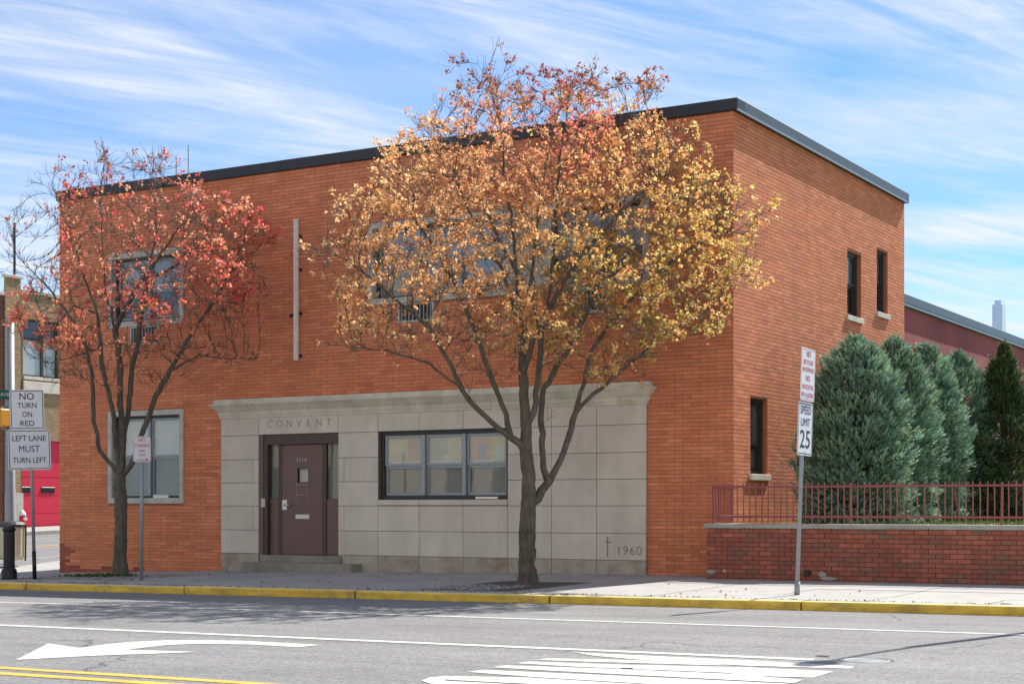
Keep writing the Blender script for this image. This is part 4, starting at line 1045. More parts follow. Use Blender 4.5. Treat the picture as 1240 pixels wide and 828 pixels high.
def big_leaf(x, y, rs, cr):
    n = len(x); gold, peach, pink, olive, dred, orange = pal([(240,204,130),(244,196,142),(238,140,122),(212,188,108),(140,66,56),(234,166,106)])
    right = np.clip((x-560)/260, 0, 1); top = np.clip((300-y)/150, 0, 1)*np.clip(1-abs(x-690)/190, 0, 1); vtop = np.clip((150-y)/60, 0, 1)
    c = blend(np.tile(peach, (n, 1)), np.tile(gold, (n, 1)), np.clip(right+.35*(cr-.5), 0, 1))
    c = np.where(((cr > .62) & (right > .4))[:, None], olive, c); c = np.where((cr < .16)[:, None], orange, c)
    c = blend(c, np.tile(pink, (n, 1)), np.clip(top*1.2*(cr > .5), 0, 1)); c = blend(c, np.tile(dred, (n, 1)), vtop*.85)
    low = np.clip((y-430)/50, 0, 1)*np.clip((720-x)/100, 0, 1); c = blend(c, np.tile(pal([(210,124,98)])[0], (n, 1)), low*.7)
    return c*rs.uniform(.75, 1.2, n)[:, None]
def small_leaf(x, y, rs, cr):
    n = len(x); red, orange, salmon, rust, dred = pal([(238,120,106),(240,172,122),(244,164,140),(214,144,100),(150,70,68)])
    c = np.where((cr < .45)[:, None], red, np.where((cr < .8)[:, None], salmon, orange)); low = np.clip((y-360)/90, 0, 1)
    c = blend(c, np.tile(orange, (n, 1)), low*.6); c = blend(c, np.tile(rust, (n, 1)), np.clip((y-430)/50, 0, 1)*.8)
    edge = np.clip((70-x)/60, 0, 1)*np.clip((330-y)/80, 0, 1)+np.clip((235-y)/40, 0, 1)*(x < 200); c = blend(c, np.tile(dred, (n, 1)), np.clip(edge, 0, 1)*.8)
    return c*rs.uniform(.75, 1.2, n)[:, None]
def depth_of(p): return float((np.array(p)-CAM)@AX)
tb = (-2.155, -3.131, -.065); Dt = depth_of(tb)
big_sil = [(398,425),(440,405),(395,372),(412,350),(362,312),(368,296),(418,300),(396,262),(440,222),(455,190),(482,205),(505,150),(535,150),(545,95),(580,110),(600,64),(628,110),(655,84),(690,110),(730,80),(770,110),(803,100),(788,150),(842,165),(850,215),(890,225),(893,258),(940,250),(905,298),(925,312),(900,335),(912,350),(872,380),(886,405),(800,424),(790,462),(715,478),(660,455),(600,478),(545,455),(520,430),(470,440)]
big_limbs = [[(638,712,0),(638,660,0),(640,610,0),(641,575,.0)],
  [(641,575,0),(637,548,0),(637,519,0),(634,480,0),(633,451,0),(631,400,.1),(626,330,.1),(620,270,.1),(610,200,0),(602,120,0)],
  [(640,610,0),(651,604,.05),(664,584,.15),(674,566,.2),(683,546,.25),(697,499,.35),(708,463,.4),(713,430,.45),(735,396,.5),(775,350,.6),(820,310,.7),(870,280,.7)],
  [(697,499,.35),(718,477,.4),(738,462,.5),(800,408,.6),(850,380,.6)],
  [(637,548,0),(630,537,-.03),(619,530,-.1),(603,518,-.2),(580,497,-.3),(560,473,-.4),(540,432,-.5),(520,396,-.6),(485,368,-.7),(440,330,-.8),(400,302,-.8)],
  [(619,530,-.1),(614,512,-.05),(604,479,0),(590,443,.05),(578,408,.1),(555,350,.2),(520,290,.3),(480,240,.3)],
  [(637,519,0),(646,500,.0),(652,462,-.1),(656,400,-.3),(668,340,-.4),(672,260,-.6),(680,180,-.6),(690,110,-.5)],
  [(664,584,.15),(658,566,.15),(655,515,.3),(658,470,.4),(690,420,.7),(715,370,.9),(735,310,1.1),(760,230,1.2)],
  [(656,515,.3),(662,509,.3),(672,503,.3)],
  [(633,451,0),(650,400,-.3),(690,330,-.8),(730,280,-1.2),(790,220,-1.4)],
  [(631,400,.1),(610,330,-.5),(575,270,-1.0),(545,200,-1.2)],
  [(626,330,.1),(600,280,.6),(570,210,1.0)],
  [(656,400,-.3),(640,350,-.9),(650,280,-1.4),(660,210,-1.5)],
  [(560,473,-.4),(520,440,-.2),(470,425,-.1),(420,420,.1)]]
def big_dens(x, y):
    d = 1.0
    if y < 150: d *= .62
    elif y < 185 and x < 720: d *= .6
    if x < 420: d *= .6
    if y > 425: d *= .30 if x < 700 else .8
    if 425 < x < 560 and 355 < y < 440: d *= .5
    if x > 700 and y > 370 and x < 860 and y > 330+.1*x: d *= .75
    if x < 560 and 395 < y: d *= .7
    if x > 740 and y > 260: d *= 1.15
    return d
make_tree('street_tree', 'large maple with golden orange leaves standing in front of the limestone entrance wall', tb, Dt, big_limbs, big_sil, 0, 3600, 11, .125, big_leaf, .047, 46000, big_dens, depth=2.5, group='maple trees on the sidewalk')
ts = (-11.16, -2.707, -.145); Ds = depth_of(ts)
small_sil = [(150,478),(60,470),(40,420),(0,400),(20,360),(0,325),(4,262),(40,205),(70,200),(78,215),(105,195),(128,176),(150,215),(188,180),(207,190),(212,250),(240,218),(258,262),(292,240),(300,268),(328,285),(312,340),(330,350),(290,395),(318,432),(280,468),(210,482)]
small_limbs = [[(145,701,0),(146,660,0),(147,610,0),(145,578,0)],
  [(145,578,0),(137,565,0),(120,545,0),(113,500,.05),(112,460,.1),(105,420,.1),(90,390,.2),(60,350,.3),(30,320,.4),(8,292,.4)],
  [(145,578,0),(140,540,0),(137,500,-.1),(125,450,-.1),(122,420,-.1),(118,380,-.2),(100,330,-.3),(78,260,-.4),(60,215,-.4)],
  [(145,578,0),(148,540,.1),(145,490,.1),(146,440,.1),(139,400,.1),(128,350,.1),(124,290,.1),(122,240,0),(127,190,0)],
  [(145,578,0),(160,560,.0),(170,530,.1),(178,510,.1),(188,480,.2),(205,450,.2),(228,410,.3),(255,370,.3),(285,320,.3),(300,275,.3)],
  [(146,540,.1),(155,500,.3),(160,450,.4),(168,400,.5),(178,340,.6),(190,280,.6),(185,210,.6)],
  [(205,450,.2),(240,430,-.1),(280,435,-.2),(308,435,-.2)],
  [(139,400,.1),(165,350,-.5),(200,300,-.8),(235,250,-.9)],
  [(118,380,-.2),(90,370,-.7),(60,400,-.9)],
  [(178,340,.6),(215,320,1.0),(250,290,1.2)],
  [(122,420,-.1),(95,430,-.5),(60,440,-.7),(35,430,-.7)]]
def small_dens(x, y):
    d = .8
    if x < 70 and y < 335: d *= .16
    if y < 245 and x < 215: d *= .4
    if 200 < x and y < 330: d *= 1.2
    if 95 < x < 215 and 245 < y < 340: d *= .55
    if y > 430: d *= .35
    if x > 200 and y > 395: d *= .35
    if 120 < x < 160 and y > 380: d *= .5
    if 235 < x and 240 < y < 400: d *= 1.3
    return d
make_tree('street_tree', 'small maple with sparse red leaves beside the no standing sign', ts, Ds, small_limbs, small_sil, 0, 2300, 5, .115, small_leaf, .046, 13000, small_dens, depth=2.1, group='maple trees on the sidewalk', twigs=2, tipr=.003)

# tree pits
def pit(rect, name):
    x0, x1, y0, y1 = rect; m = sheet(list(np.linspace(x0, x1, 9)), list(np.linspace(y0, y1, 7)), lambda x, y: walk_z(x, y)-.006+.035*math.exp(-((x-(x0+x1)/2)**2+(y-(y0+y1)/2)**2)/.3)+rng.uniform(-.006, .006))
    return m.build(name, m_soil, kind='structure')
tp = pit((-3.05, -1.35, -4.9, -2.35), 'tree_pit')
def scatter(n, fx, fy, s0, s1, material, name, flat=.5, **kw):
    m = MB()
    for i in range(n):
        x, y = fx(), fy(); s = rng.uniform(s0, s1); z = walk_z(x, y)+.005; k = 6; a0 = rng.uniform(0, 6)
        vs = [(x+s*rng.uniform(.7, 1)*math.cos(a0+j*6.283/k), y+s*rng.uniform(.7, 1)*math.sin(a0+j*6.283/k), z) for j in range(k)]
        vs += [(x+s*.55*math.cos(a0+j*6.283/k), y+s*.55*math.sin(a0+j*6.283/k), z+s*flat) for j in range(k)]
        m.add(vs, [(j, (j+1) % k, k+(j+1) % k, k+j) for j in range(k)]+[tuple(range(k, 2*k))])
    return m.build(name, material, **kw)
scatter(420, lambda: rng.uniform(-2.95, -1.75), lambda: rng.uniform(-4.85, -3.6), .015, .045, m_peb, 'gravel', kind='stuff', label='grey stones loose in the pit of the large maple', category='gravel')
# pavers round the small tree
pv = bpy.data.objects.new('paver_patch', sheet([-12.6, -9.9], [-4.35, -1.9], lambda x, y: walk_z(x, y)-.012).mesh('paver_patch', m_soil)); COL.objects.link(pv); pv['kind'] = 'structure'
yy_ = -4.33; r_i = 0
while yy_ < -1.95:
    xx_ = -12.58+(.11 if r_i % 2 else 0)
    while xx_ < -10.12:
        cxp, cyp = xx_+.11, yy_+.1
        if (cxp+11.16)**2+(cyp+2.707)**2 > .13:
            m = MB(); z = walk_z(cxp, cyp)+rng.normal(0, .006); m.cbox(xx_+.006, xx_+.214, yy_+.006, yy_+.20, z-.05, z, .006)
            m.build('paver', m_paver, pv)
        xx_ += .22
    yy_ += .206; r_i += 1
# weeds by the small trunk and litter of leaves and dirt along the kerb and walls
def litter(n, xr, yr, cols, name, label, size=(.02, .05), zf=walk_z, parent=None):
    rs = np.random.default_rng(n); x = rs.uniform(*xr, n); y = yr(rs, n); 
    C = np.stack([x, y, np.array([zf(a, b) for a, b in zip(x, y)])+.008], 1); D = rs.normal(0, 1, (n, 3)); D[:, 2] = abs(D[:, 2])*.25
    c = pal(cols)[rs.integers(0, len(cols), n)]; V, f, cc = leaf_arrays(C, D, rs.uniform(*size, n), c, rs); V[:, 2] = np.maximum(V[:, 2], np.repeat(C[:, 2], 8)-.004)
    link(name, fast_mesh(name, V, f, m_leaf, cc), kind='stuff', label=label, category='leaf litter')
litter(900, (-14, 9), lambda r, n: YC+.19+abs(r.normal(0, .035, n)), [(92,70,50),(70,58,46),(120,84,52),(60,52,44)], 'leaf_litter', 'dry leaf crumbs lying along the back of the yellow curb', (.01, .03))
litter(500, (-12, 9), lambda r, n: -.08-abs(r.normal(0, .12, n))-np.where(r.random(n) > .5, 0, 0), [(110,92,70),(90,74,56),(140,110,80)], 'leaf_litter', 'scattered dry leaf crumbs lying along the foot of the walls', (.01, .028))
litter(90, (-13, 4), lambda r, n: r.uniform(-5.2, -1.2, n), [(170,120,84),(140,96,70),(120,96,72)], 'leaf_litter', 'few fallen orange leaves scattered over the open sidewalk', (.02, .05))
litter(300, (-14, 8), lambda r, n: YC-.03-abs(r.normal(0, .06, n)), [(150,110,70),(100,84,64),(170,150,120)], 'leaf_litter', 'thin line of crumbs lying in the road gutter', (.01, .025), zf=road_z)
rs = np.random.default_rng(3); n = 240
C = np.stack([rs.normal(-11.5, .35, n), rs.normal(-2.9, .22, n), np.zeros(n)], 1); C[:, 2] = [walk_z(a, b) for a, b in C[:, :2]]
D = rs.normal(0, .4, (n, 3)); D[:, 2] = 1; V, f, cc = leaf_arrays(C, D, rs.uniform(.03, .08, n), pal([(84,110,50),(110,130,60),(70,90,44)])[rs.integers(0, 3, n)], rs)
link('weeds', fast_mesh('weeds', V, f, m_leaf, cc), kind='stuff', label='low green weeds round the foot of the small maple', category='weeds')

# ------------------------------------------------------------------ spruces
def sprig_template(rs, n=9, L_=1.0):
    V, f = [], []
    for k in range(n):
        t = k/(n-1); a = k*2.4; base = np.array([0, 0, t*.7*L_]); out_ = np.array([math.cos(a)*.42*(1-.45*t), math.sin(a)*.42*(1-.45*t), .38]); tip = base+out_*L_*.8
        s = np.array([-math.sin(a), math.cos(a), 0])*.085; o = len(V); V += [base-s, base+s, tip]; f.append((o, o+1, o+2))
    o = len(V); V += [np.array([-.05, 0, .4]), np.array([.05, 0, .4]), np.array([0, 0, 1.15])]; f.append((o, o+1, o+2))
    return np.array(V), np.array(f)
def spruce(name, label, pos, H, Rb, seed, prof, cols, nspr, size, group, ragged=.10):
    rs = np.random.default_rng(seed); root = thing(name, label, 'tree', pos, group)
    tk = MB(); tk.tube([(pos[0], pos[1], pos[2]-.02), (pos[0], pos[1], pos[2]+H*.5), (pos[0], pos[1], pos[2]+H*.97)], [.11, .06, .012], 8); tk.build('trunk', m_bark, root)
    # boughs: whorls of branches carrying the sprigs
    T, f0 = sprig_template(rs); pts, dirs, shade = [], [], []
    nb = int(nspr/16)
    bo = MB()
    for b in range(nb):
        t = rs.random()**1.15; z = H*(.02+.96*t); a = rs.uniform(0, 2*math.pi)
        Rr = Rb*prof(t)*(1+ragged*rs.normal()) * (1+.07*math.sin(3*a+seed+9*t)+.06*math.sin(42*t+a*2))
        up = .16+.5*t
        for k in range(16):
            u = 1-.42*rs.random()**1.7; da = rs.normal(0, .10/max(u, .3)*(.6/max(Rr, .3)))
            sag = -.10*u*u*(1-t)
            pts.append((pos[0]+math.cos(a+da)*Rr*u, pos[1]+math.sin(a+da)*Rr*u, pos[2]+z+up*Rr*(u-1)+sag+rs.normal(0, .045)))
            dirs.append((math.cos(a+da*3), math.sin(a+da*3), .35+.9*t+rs.normal(0, .2))); shade.append(u)
        if b % 3 == 0 and Rr > .2:
            c, s = math.cos(a), math.sin(a); bo.tube([(pos[0], pos[1], pos[2]+z-up*Rr), (pos[0]+c*Rr*.9, pos[1]+s*Rr*.9, pos[2]+z-.1*up*Rr)], [.018, .006], 3, cap=False)
    bo.build('bough', m_bark, root, kind='stuff')
    pts, dirs, u = np.array(pts), np.array(dirs), np.array(shade); n = len(pts)
    dirs /= np.linalg.norm(dirs, axis=1)[:, None]; r = rs.normal(0, 1, (n, 3)); sx_ = np.cross(dirs, r); sx_ /= np.linalg.norm(sx_, axis=1)[:, None]; sy_ = np.cross(dirs, sx_)
    S = size*rs.uniform(.6, 1.3, n); V = pts[:, None]+(T[None, :, 0, None]*sx_[:, None]+T[None, :, 1, None]*sy_[:, None]+T[None, :, 2, None]*dirs[:, None])*S[:, None, None]
    o = np.arange(n)[:, None, None]*len(T); f = (f0[None]+o).reshape(-1, 3); C = pal(cols)
    nbg = n//16; bt = np.repeat(rs.uniform(.62, 1.3, nbg), 16)[:, None]; c = (.5*C[rs.integers(0, len(C), n)]+.5*np.repeat(C[rs.integers(0, len(C), nbg)], 16, 0))*rs.uniform(.8, 1.2, n)[:, None]*bt; c = np.repeat(c[:, None], len(T), 1)
    link('foliage', fast_mesh('foliage', V.reshape(-1, 3), f, m_needle, c.reshape(-1, 3)), root, kind='stuff')
conc = lambda t: (1-min(1, max(0, (t-.38)/.62))**2.3)**.62*(.93+.18*min(t, .38))
blue = [(142,176,156),(122,158,138),(162,192,164),(168,188,140),(114,146,128)]
def spr_at(px, ytop, X): p = onX(px, ytop, X); return (p[0], p[1], GZ), p[2]-GZ
for i, (px, yt, X, Rb, lab) in enumerate(((1036, 411, 1.5, .86, 'blue-green spruce nearest the speed limit sign, widest of the clipped row'),
                                     (1084, 411, 1.42, .74, 'blue-green spruce second from the speed limit sign, half hidden by the widest'),
                                     (1121, 418, 1.42, .74, 'blue-green spruce third from the speed limit sign in the row'),
                                     (1160, 428, 1.42, .76, 'blue-green spruce at the far end of the clipped row beside the dark juniper'))):
    pos, H = spr_at(px, yt, X); spruce('spruce_tree', lab, pos, H, Rb, 20+i, conc, blue, 19000 if i == 0 else 14000, .115, 'clipped spruces behind the fence')
pos, H = spr_at(1216, 417, 2.3)
spruce('juniper_tree', 'dark ragged juniper with open top at the right end of the spruce row', pos, H, 1.15, 40, lambda t: (1-t**1.7)*(.75+.25*math.sin(t*9)**2), [(78,106,64),(94,118,68),(62,88,56),(116,126,70)], 15000, .11, None, ragged=.26)
def shrub(name, label, pos, rx, rz, n, cols, seed):
    rs = np.random.default_rng(seed); root = thing(name, label, 'shrub', pos)
    d = rs.normal(0, 1, (n, 3)); d /= np.linalg.norm(d, axis=1)[:, None]; rr = rs.uniform(.55, 1, n)[:, None]; C = np.array(pos)+d*rr*np.array([rx, rx, rz])+np.array([0, 0, rz*.9])
    V, f, cc = leaf_arrays(C, d+rs.normal(0, .5, (n, 3)), rs.uniform(.03, .07, n), pal(cols)[rs.integers(0, len(cols), n)], rs)
    m = MB()
    for k in range(9):
        a = k*.7; m.tube([pos, (pos[0]+.5*rx*math.cos(a), pos[1]+.5*rx*math.sin(a), pos[2]+rz*1.3)], [.02, .006], 4)
    m.build('stems', m_bark, root); link('foliage', fast_mesh('foliage', V, f, m_leaf, cc), root, kind='stuff')
shrub('shrub', 'dark green shrub beneath the juniper at the right edge', (3.1, 15.6, GZ), 1.0, .75, 5000, [(50,66,36),(70,86,44),(40,54,32)], 3)
shrub('shrub', 'low dark shrub at the foot of the farthest spruce', (1.2, 14.0, GZ), .8, .6, 3500, [(40,54,34),(52,64,38)], 4)

# ------------------------------------------------------------------ signs, poles, bollard
def plate(mbw, w_, h_, r_=.035, t=.004):
    n = 5; pts = []
    for (cx_, cy_, a0) in ((w_/2-r_, h_/2-r_, 0), (-w_/2+r_, h_/2-r_, 90), (-w_/2+r_, -h_/2+r_, 180), (w_/2-r_, -h_/2+r_, 270)):
        for k in range(n): a = R(a0+90*k/(n-1)); pts.append((cx_+r_*math.cos(a), cy_+r_*math.sin(a)))
    N_ = len(pts); mbw.add([(x, y, t) for x, y in pts]+[(x, y, 0) for x, y in pts], [tuple(range(N_)), tuple(range(2*N_-1, N_-1, -1))]+[(k, N_+k, N_+(k+1) % N_, (k+1) % N_) for k in range(N_)]); return pts
def border(w_, h_, r_, ins, th, z):
    m = MB(); n = 5
    def loop(i):
        o = []; rr = max(r_-i, .004)
        for (sx_, sy_, a0) in ((1,1,0),(-1,1,90),(-1,-1,180),(1,-1,270)):
            for k in range(n): a = R(a0+90*k/(n-1)); o.append((sx_*(w_/2-i-rr)+rr*math.cos(a), sy_*(h_/2-i-rr)+rr*math.sin(a), z))
        return o
    A, B = loop(ins), loop(ins+th); N_ = len(A); m.add(A+B, [(k, (k+1) % N_, N_+(k+1) % N_, N_+k) for k in range(N_)]); return m
def sign(parent, mat4, w_, h_, lines, colm, bcol, name='sign_plate', bins=.018, bth=.012, extra=None, **pr):
    m = MB(); plate(m, w_, h_, .04); p = m.xf(mat4).build(name, m_white, parent, **pr)
    b = border(w_, h_, .04, bins, bth, .0055); b.xf(mat4).build('border', bcol, p)
    ms = []
    for (tx_, y_, size_, width_) in lines:
        t = text_mb(tx_, size_, Matrix.Identity(4), .0004, 1, 1.02, 0 if 'M' in tx_ else size_*.006); xs_ = [v[0] for v in t.v]; ww = max(xs_)-min(xs_); c_ = (max(xs_)+min(xs_))/2
        t.v = [((x-c_)*width_/ww, y+y_*1.0, z+.0062) for x, y, z in t.v]; t.xf(mat4).build('lettering', colm, p)
    if extra: extra.xf(mat4).build('printed_arrow', colm, p)
    bo = MB()
    for sgn in (1, -1):
        bo.lathe((0, sgn*(h_/2-.045), .004), [(.009, 0), (.009, .006), (.004, .009)], 8)
    bo.xf(mat4).build('bolt', m_galv, p); return p
def face(pos, toward, tilt=0.0):       # upright plate at pos, its face turned to the direction toward (x, y)
    z = Vector((toward[0], toward[1], 0)).normalized(); x = Vector((0, 0, 1)).cross(z); m = Matrix((x, Vector((0,0,1)), z)).transposed().to_4x4(); m.translation = Vector(pos); return m @ Matrix.Rotation(tilt, 4, 'Z')
# speed limit post
bp = np.array([2.722, -4.301, -.038]); Dp = depth_of(bp)
def at(px, py, D): return CAM+(AX+RT*(px-CX)/F+UP*(HY-py)/F)*D
st = thing('speed_limit_sign', 'tall post with a no bicycles plate above a speed limit 25 plate by the curb', 'sign', tuple(bp), 'sign posts on the sidewalk')
ptop = at(975, 425, Dp); m = MB(); m.tube([tuple(bp), tuple(ptop)], .028, 12); m.build('post', m_galv, st, smooth=True)
m = MB(); m.tube([tuple(bp-np.array([0,0,.02])), tuple(bp+(ptop-bp)*.055)], .038, 12); m.build('base_sleeve', m_galv, st, smooth=True)
up_dir = Vector(tuple(ptop-bp)).normalized()
def face2(pos, toward, updir):
    y = Vector(updir).normalized(); z = Vector((toward[0], toward[1], 0)); z = (z-y*z.dot(y)).normalized(); x = y.cross(z); m = Matrix((x, y, z)).transposed().to_4x4(); m.translation = Vector(pos); return m
HN = Vector((1, 0.02, 0))
c1 = at(975.2, 454, Dp); c2 = at(971.8, 519.3, Dp)
sign(st, face2(Vector(tuple(c1))+HN*.034, HN, up_dir), .56, .70, [('NO', .27, .105, .17), ('BICYCLES', .165, .085, .38), ('ON SIDEWALK', .065, .085, .46), ('NO', -.05, .105, .17), ('BICICLETAS', -.165, .085, .42), ('EN LA ACERA', -.27, .085, .46)], m_red, m_red, label='white plate with red lettering against bicycles on the sidewalk', bth=.006)
sign(st, face2(Vector(tuple(c2))+HN*.034, HN, up_dir), .58, .71, [('SPEED', .245, .15, .42), ('LIMIT', .085, .15, .36), ('25', -.15, .34, .40)], m_blk, m_blk, label='white speed limit 25 plate with black lettering')
# no standing post
b2 = np.array([-9.425, -3.965, -.131]); D2 = depth_of(b2); tc_ = (CAM-b2)[:2]
st2 = thing('no_standing_sign', 'short post with a small red lettered no standing plate beside the small maple', 'sign', tuple(b2), 'sign posts on the sidewalk')
m = MB(); m.tube([tuple(b2), tuple(at(172, 531, D2))], .03, 10); m.build('post', m_galv, st2, smooth=True)
ar = MB(); ar.box(-.09, .07, -.186, -.176, .0062, .0066); ar.add([(.12, -.181, .0066), (.07, -.16, .0066), (.07, -.202, .0066)], [(0,1,2)])
n2 = Vector((tc_[0], tc_[1], 0)).normalized(); n2r = Matrix.Rotation(R(14), 4, 'Z') @ n2
sign(st2, face(Vector(tuple(at(171.8, 543.8, D2)))+n2*.034, n2r, R(1)), .315, .45, [('NO', .155, .085, .12), ('STANDING', .06, .078, .25), ('ANY', -.03, .06, .11), ('TIME', -.105, .06, .12)], m_red, m_red, bins=.012, bth=.006, extra=ar)
# lane signs on one post
b3 = np.array([-11.64, -4.338, -.152]); D3 = depth_of(b3)
st3 = thing('turn_restriction_sign', 'leaning post with no turn on red plate over left lane must turn left plate', 'sign', tuple(b3), 'sign posts on the sidewalk')
t3 = at(36, 480, D3); m = MB(); m.tube([tuple(b3+(t3-b3)*.15), tuple(t3)], .03, 10); m.build('post', m_galv, st3, smooth=True)
m = MB(); m.tube([tuple(b3), tuple(b3+(t3-b3)*.155)], .036, 10); m.build('post_sleeve', m_black, st3, smooth=True)
n3 = (CAM-b3)[:2]; n3v = Vector((n3[0], n3[1], 0)).normalized()
sign(st3, face2(Vector(tuple(at(32.7, 496, D3)))+n3v*.05, n3v, Vector(tuple(t3-b3))), .59, .71, [('NO', .23, .175, .25), ('TURN', .07, .135, .33), ('ON', -.09, .135, .17), ('RED', -.25, .135, .24)], m_blk, m_blk, label='white plate reading no turn on red')
sign(st3, face2(Vector(tuple(at(35.6, 544.5, D3)))+n3v*.055, Matrix.Rotation(R(8),4,'Z')@n3v, Vector(tuple(t3-b3))), .74, .72, [('LEFT LANE', .20, .14, .58), ('MUST', .01, .165, .36), ('TURN LEFT', -.19, .14, .58)], m_blk, m_blk, label='white plate reading left lane must turn left')
# bollard
b4 = np.array([-12.125, -4.49, -.157]); bl4 = thing('bollard', 'black fluted bollard with domed cap by the curb', 'bollard', tuple(b4))
m = MB(); m.lathe(tuple(b4), [(.135,0),(.14,.02),(.135,.16),(.115,.19),(.105,.20)], 24); m.build('base', m_black, bl4, smooth=False)
m = MB(); m.lathe(tuple(b4), [(.10,.20),(.098,.86)], 32, flute=.09, fr=(.19,.9)); m.build('shaft', m_black, bl4)
m = MB(); m.lathe(tuple(b4), [(.095,.86),(.118,.875),(.12,.90),(.095,.935),(.05,.965),(.01,.975)], 24); m.build('cap', m_black, bl4, smooth=True)
# litter bin beyond
bz = street_z(-18.7, 2.0)+.13; pb = at(14, 657, 37.5)
bx, by = pb[0], pb[1]; bz = walk_z(bx, by) if by < 0 else street_z(-18.7, by)+.13
bn = thing('litter_bin', 'beige litter bin with dark frame beyond the bollard', 'litter bin', (bx, by, bz))
m = MB(); m.lathe((bx, by, bz), [(.26,.02),(.30,.10),(.31,.78),(.29,.80)], 16); m.build('body', m_bin, bn)
m = MB(); m.lathe((bx, by, bz), [(.325,.78),(.33,.84),(.26,.90),(.15,.92)], 16); m.build('lid', m_bronze, bn)
m = MB()
for k in range(4):
    a = k*math.pi/2+.5; m.tube([(bx+.325*math.cos(a), by+.325*math.sin(a), bz), (bx+.335*math.cos(a), by+.335*math.sin(a), bz+.84)], .022, 6)
m.build('frame', m_bronze, bn)
# traffic signal pole with signal head and street-name sign
pt = at(12.5, 650, 38.5); pz = street_z(-18.7, max(pt[1], 0))+.13
tpole = thing('traffic_signal_pole', 'grey steel traffic pole with yellow signal head and green street sign', 'traffic light', (pt[0], pt[1], pz))
topz = at(12, 388, 38.5)[2]
m = MB(); m.tube([(pt[0], pt[1], pz), (pt[0], pt[1], pz+.4), (pt[0], pt[1], topz)], [.15, .12, .09], 14); m.build('pole', m_galv, tpole, smooth=True)
m = MB(); m.lathe((pt[0], pt[1], topz), [(.10,-.02),(.11,.02),(.06,.09),(.01,.11)], 14); m.build('pole_cap', m_galv, tpole, smooth=True)
sp_ = at(2.5, 505, 38.3); m = MB(); m.cbox(sp_[0]-.15, sp_[0]+.12, sp_[1]-.15, sp_[1]+.15, sp_[2]-.22, sp_[2]+.20, .03); sg = m.build('signal_head', m_yellow, tpole)
m = MB(); m.cbox(sp_[0]-.10, sp_[0]+.02, sp_[1]-.17, sp_[1]-.151, sp_[2]-.16, sp_[2]+.14, .01); m.build('signal_hood', m_black, sg)
for dz in (.24, -.26):
    m = MB(); m.tube([(pt[0], pt[1]-.1, sp_[2]+dz), (sp_[0], sp_[1], sp_[2]+dz)], .03, 8); m.build('bracket', m_galv, tpole)
gp = at(-2, 477.5, 38.3); M4 = face(Vector(tuple(gp)), (CAM-gp)[:2]); m = MB(); plate(m, .62, .22, .02); gs = m.xf(M4).build('street_name_plate', m_green, tpole)
tmm = text_mb('AVE', .12, Matrix.Translation((.15, 0, .006)), .0005); tmm.xf(M4).build('lettering', m_white, gs)
# street lamp that stands just right of the frame and throws the long shadow on the road
lb = (7.35, -4.9, walk_z(7.35, -4.9)); lamp = thing('street_lamp', 'tall grey street lamp at the curb right of the speed limit sign', 'street lamp', lb)
m = MB(); m.tube([lb, (lb[0], lb[1], lb[2]+1), (lb[0], lb[1], lb[2]+6.6)], [.11, .085, .06], 12); m.build('pole', m_galv, lamp, smooth=True)
m = MB(); m.tube([(lb[0], lb[1], lb[2]+6.3), (lb[0]-.02, lb[1]-.5, lb[2]+6.9), (lb[0]-.04, lb[1]-1.3, lb[2]+7.1)], [.04, .035, .03], 8); m.build('arm', m_galv, lamp, smooth=True)
m = MB(); m.lathe((0,0,0), [(.02,0),(.13,.03),(.16,.10),(.12,.17),(.03,.2)], 14); m.v = [(lb[0]-.04+x, lb[1]-1.55+y*2.2, lb[2]+7.02+z) for x, y, z in m.v]; m.build('lamp_head', m_galv, lamp, smooth=True)

# ------------------------------------------------------------------ fire station across the side street
FXp = -37.0
fst = thing('fire_station', 'tan brick building with a red garage door across the side street', 'building', (FXp, 20, .2))
def fy_(px): return float(onX(px, 500, FXp)[1])
def fz_(px, py): return float(onX(px, py, FXp)[2])
f_top = fz_(40, 357); y_l, y_r = fy_(-30), 52.0
dr = (fy_(27), fy_(27)+3.9, 0, fz_(45, 533)); gzb = fz_(45, 642)
win_f = (fy_(28), fy_(72), fz_(50, 457), fz_(50, 388))
yb0 = fy_(5)
m = MB(); open_wall(m, yb0, y_r, -.5, f_top, [(dr[0], dr[1], gzb-.02, dr[3]), win_f], lambda a, d, z: (FXp-d, a, z), .25)
m.add([(FXp, yb0, -.5), (FXp-14, yb0, -.5), (FXp-14, yb0, f_top), (FXp, yb0, f_top)], [(0,1,2,3)]); m.add([(FXp, yb0, f_top), (FXp, y_r, f_top), (FXp-14, y_r, f_top), (FXp-14, yb0, f_top)], [(0,1,2,3)])
m.build('wall', m_tanb, fst)
m = MB(); m.cbox(FXp-.02, FXp+.06, fy_(5), fy_(24), -.4, fz_(15, 337), .01); pr_ = m.build('corner_pier', m_tanb, fst)
m = MB(); m.cbox(FXp-.1, FXp+.12, fy_(5)-.05, fy_(25)+.05, fz_(15, 337)+.002, fz_(15, 333), .02); m.build('pier_cap', m_sur, pr_)
m = MB(); m.cbox(FXp-.3, FXp+.05, fy_(24)+.01, y_r, f_top+.002, f_top+.16, .02); m.build('parapet_cap', m_sur, fst)
m = MB(); m.cbox(FXp+.001, FXp+.03, fy_(17), fy_(26.5), gzb, fz_(20, 392), .005); m.build('red_brick_strip', m_redb, fst)
m = MB(); m.cbox(FXp+.002, FXp+.09, dr[0], y_r-.5, fz_(50, 476), fz_(50, 463), .01); m.build('stone_band', m_cornice, fst)
m = MB(); m.cbox(FXp-.2, FXp+.06, win_f[0], win_f[1], win_f[2]-.12, win_f[2]-.003, .01); m.build('window_sill', m_cornice, fst)
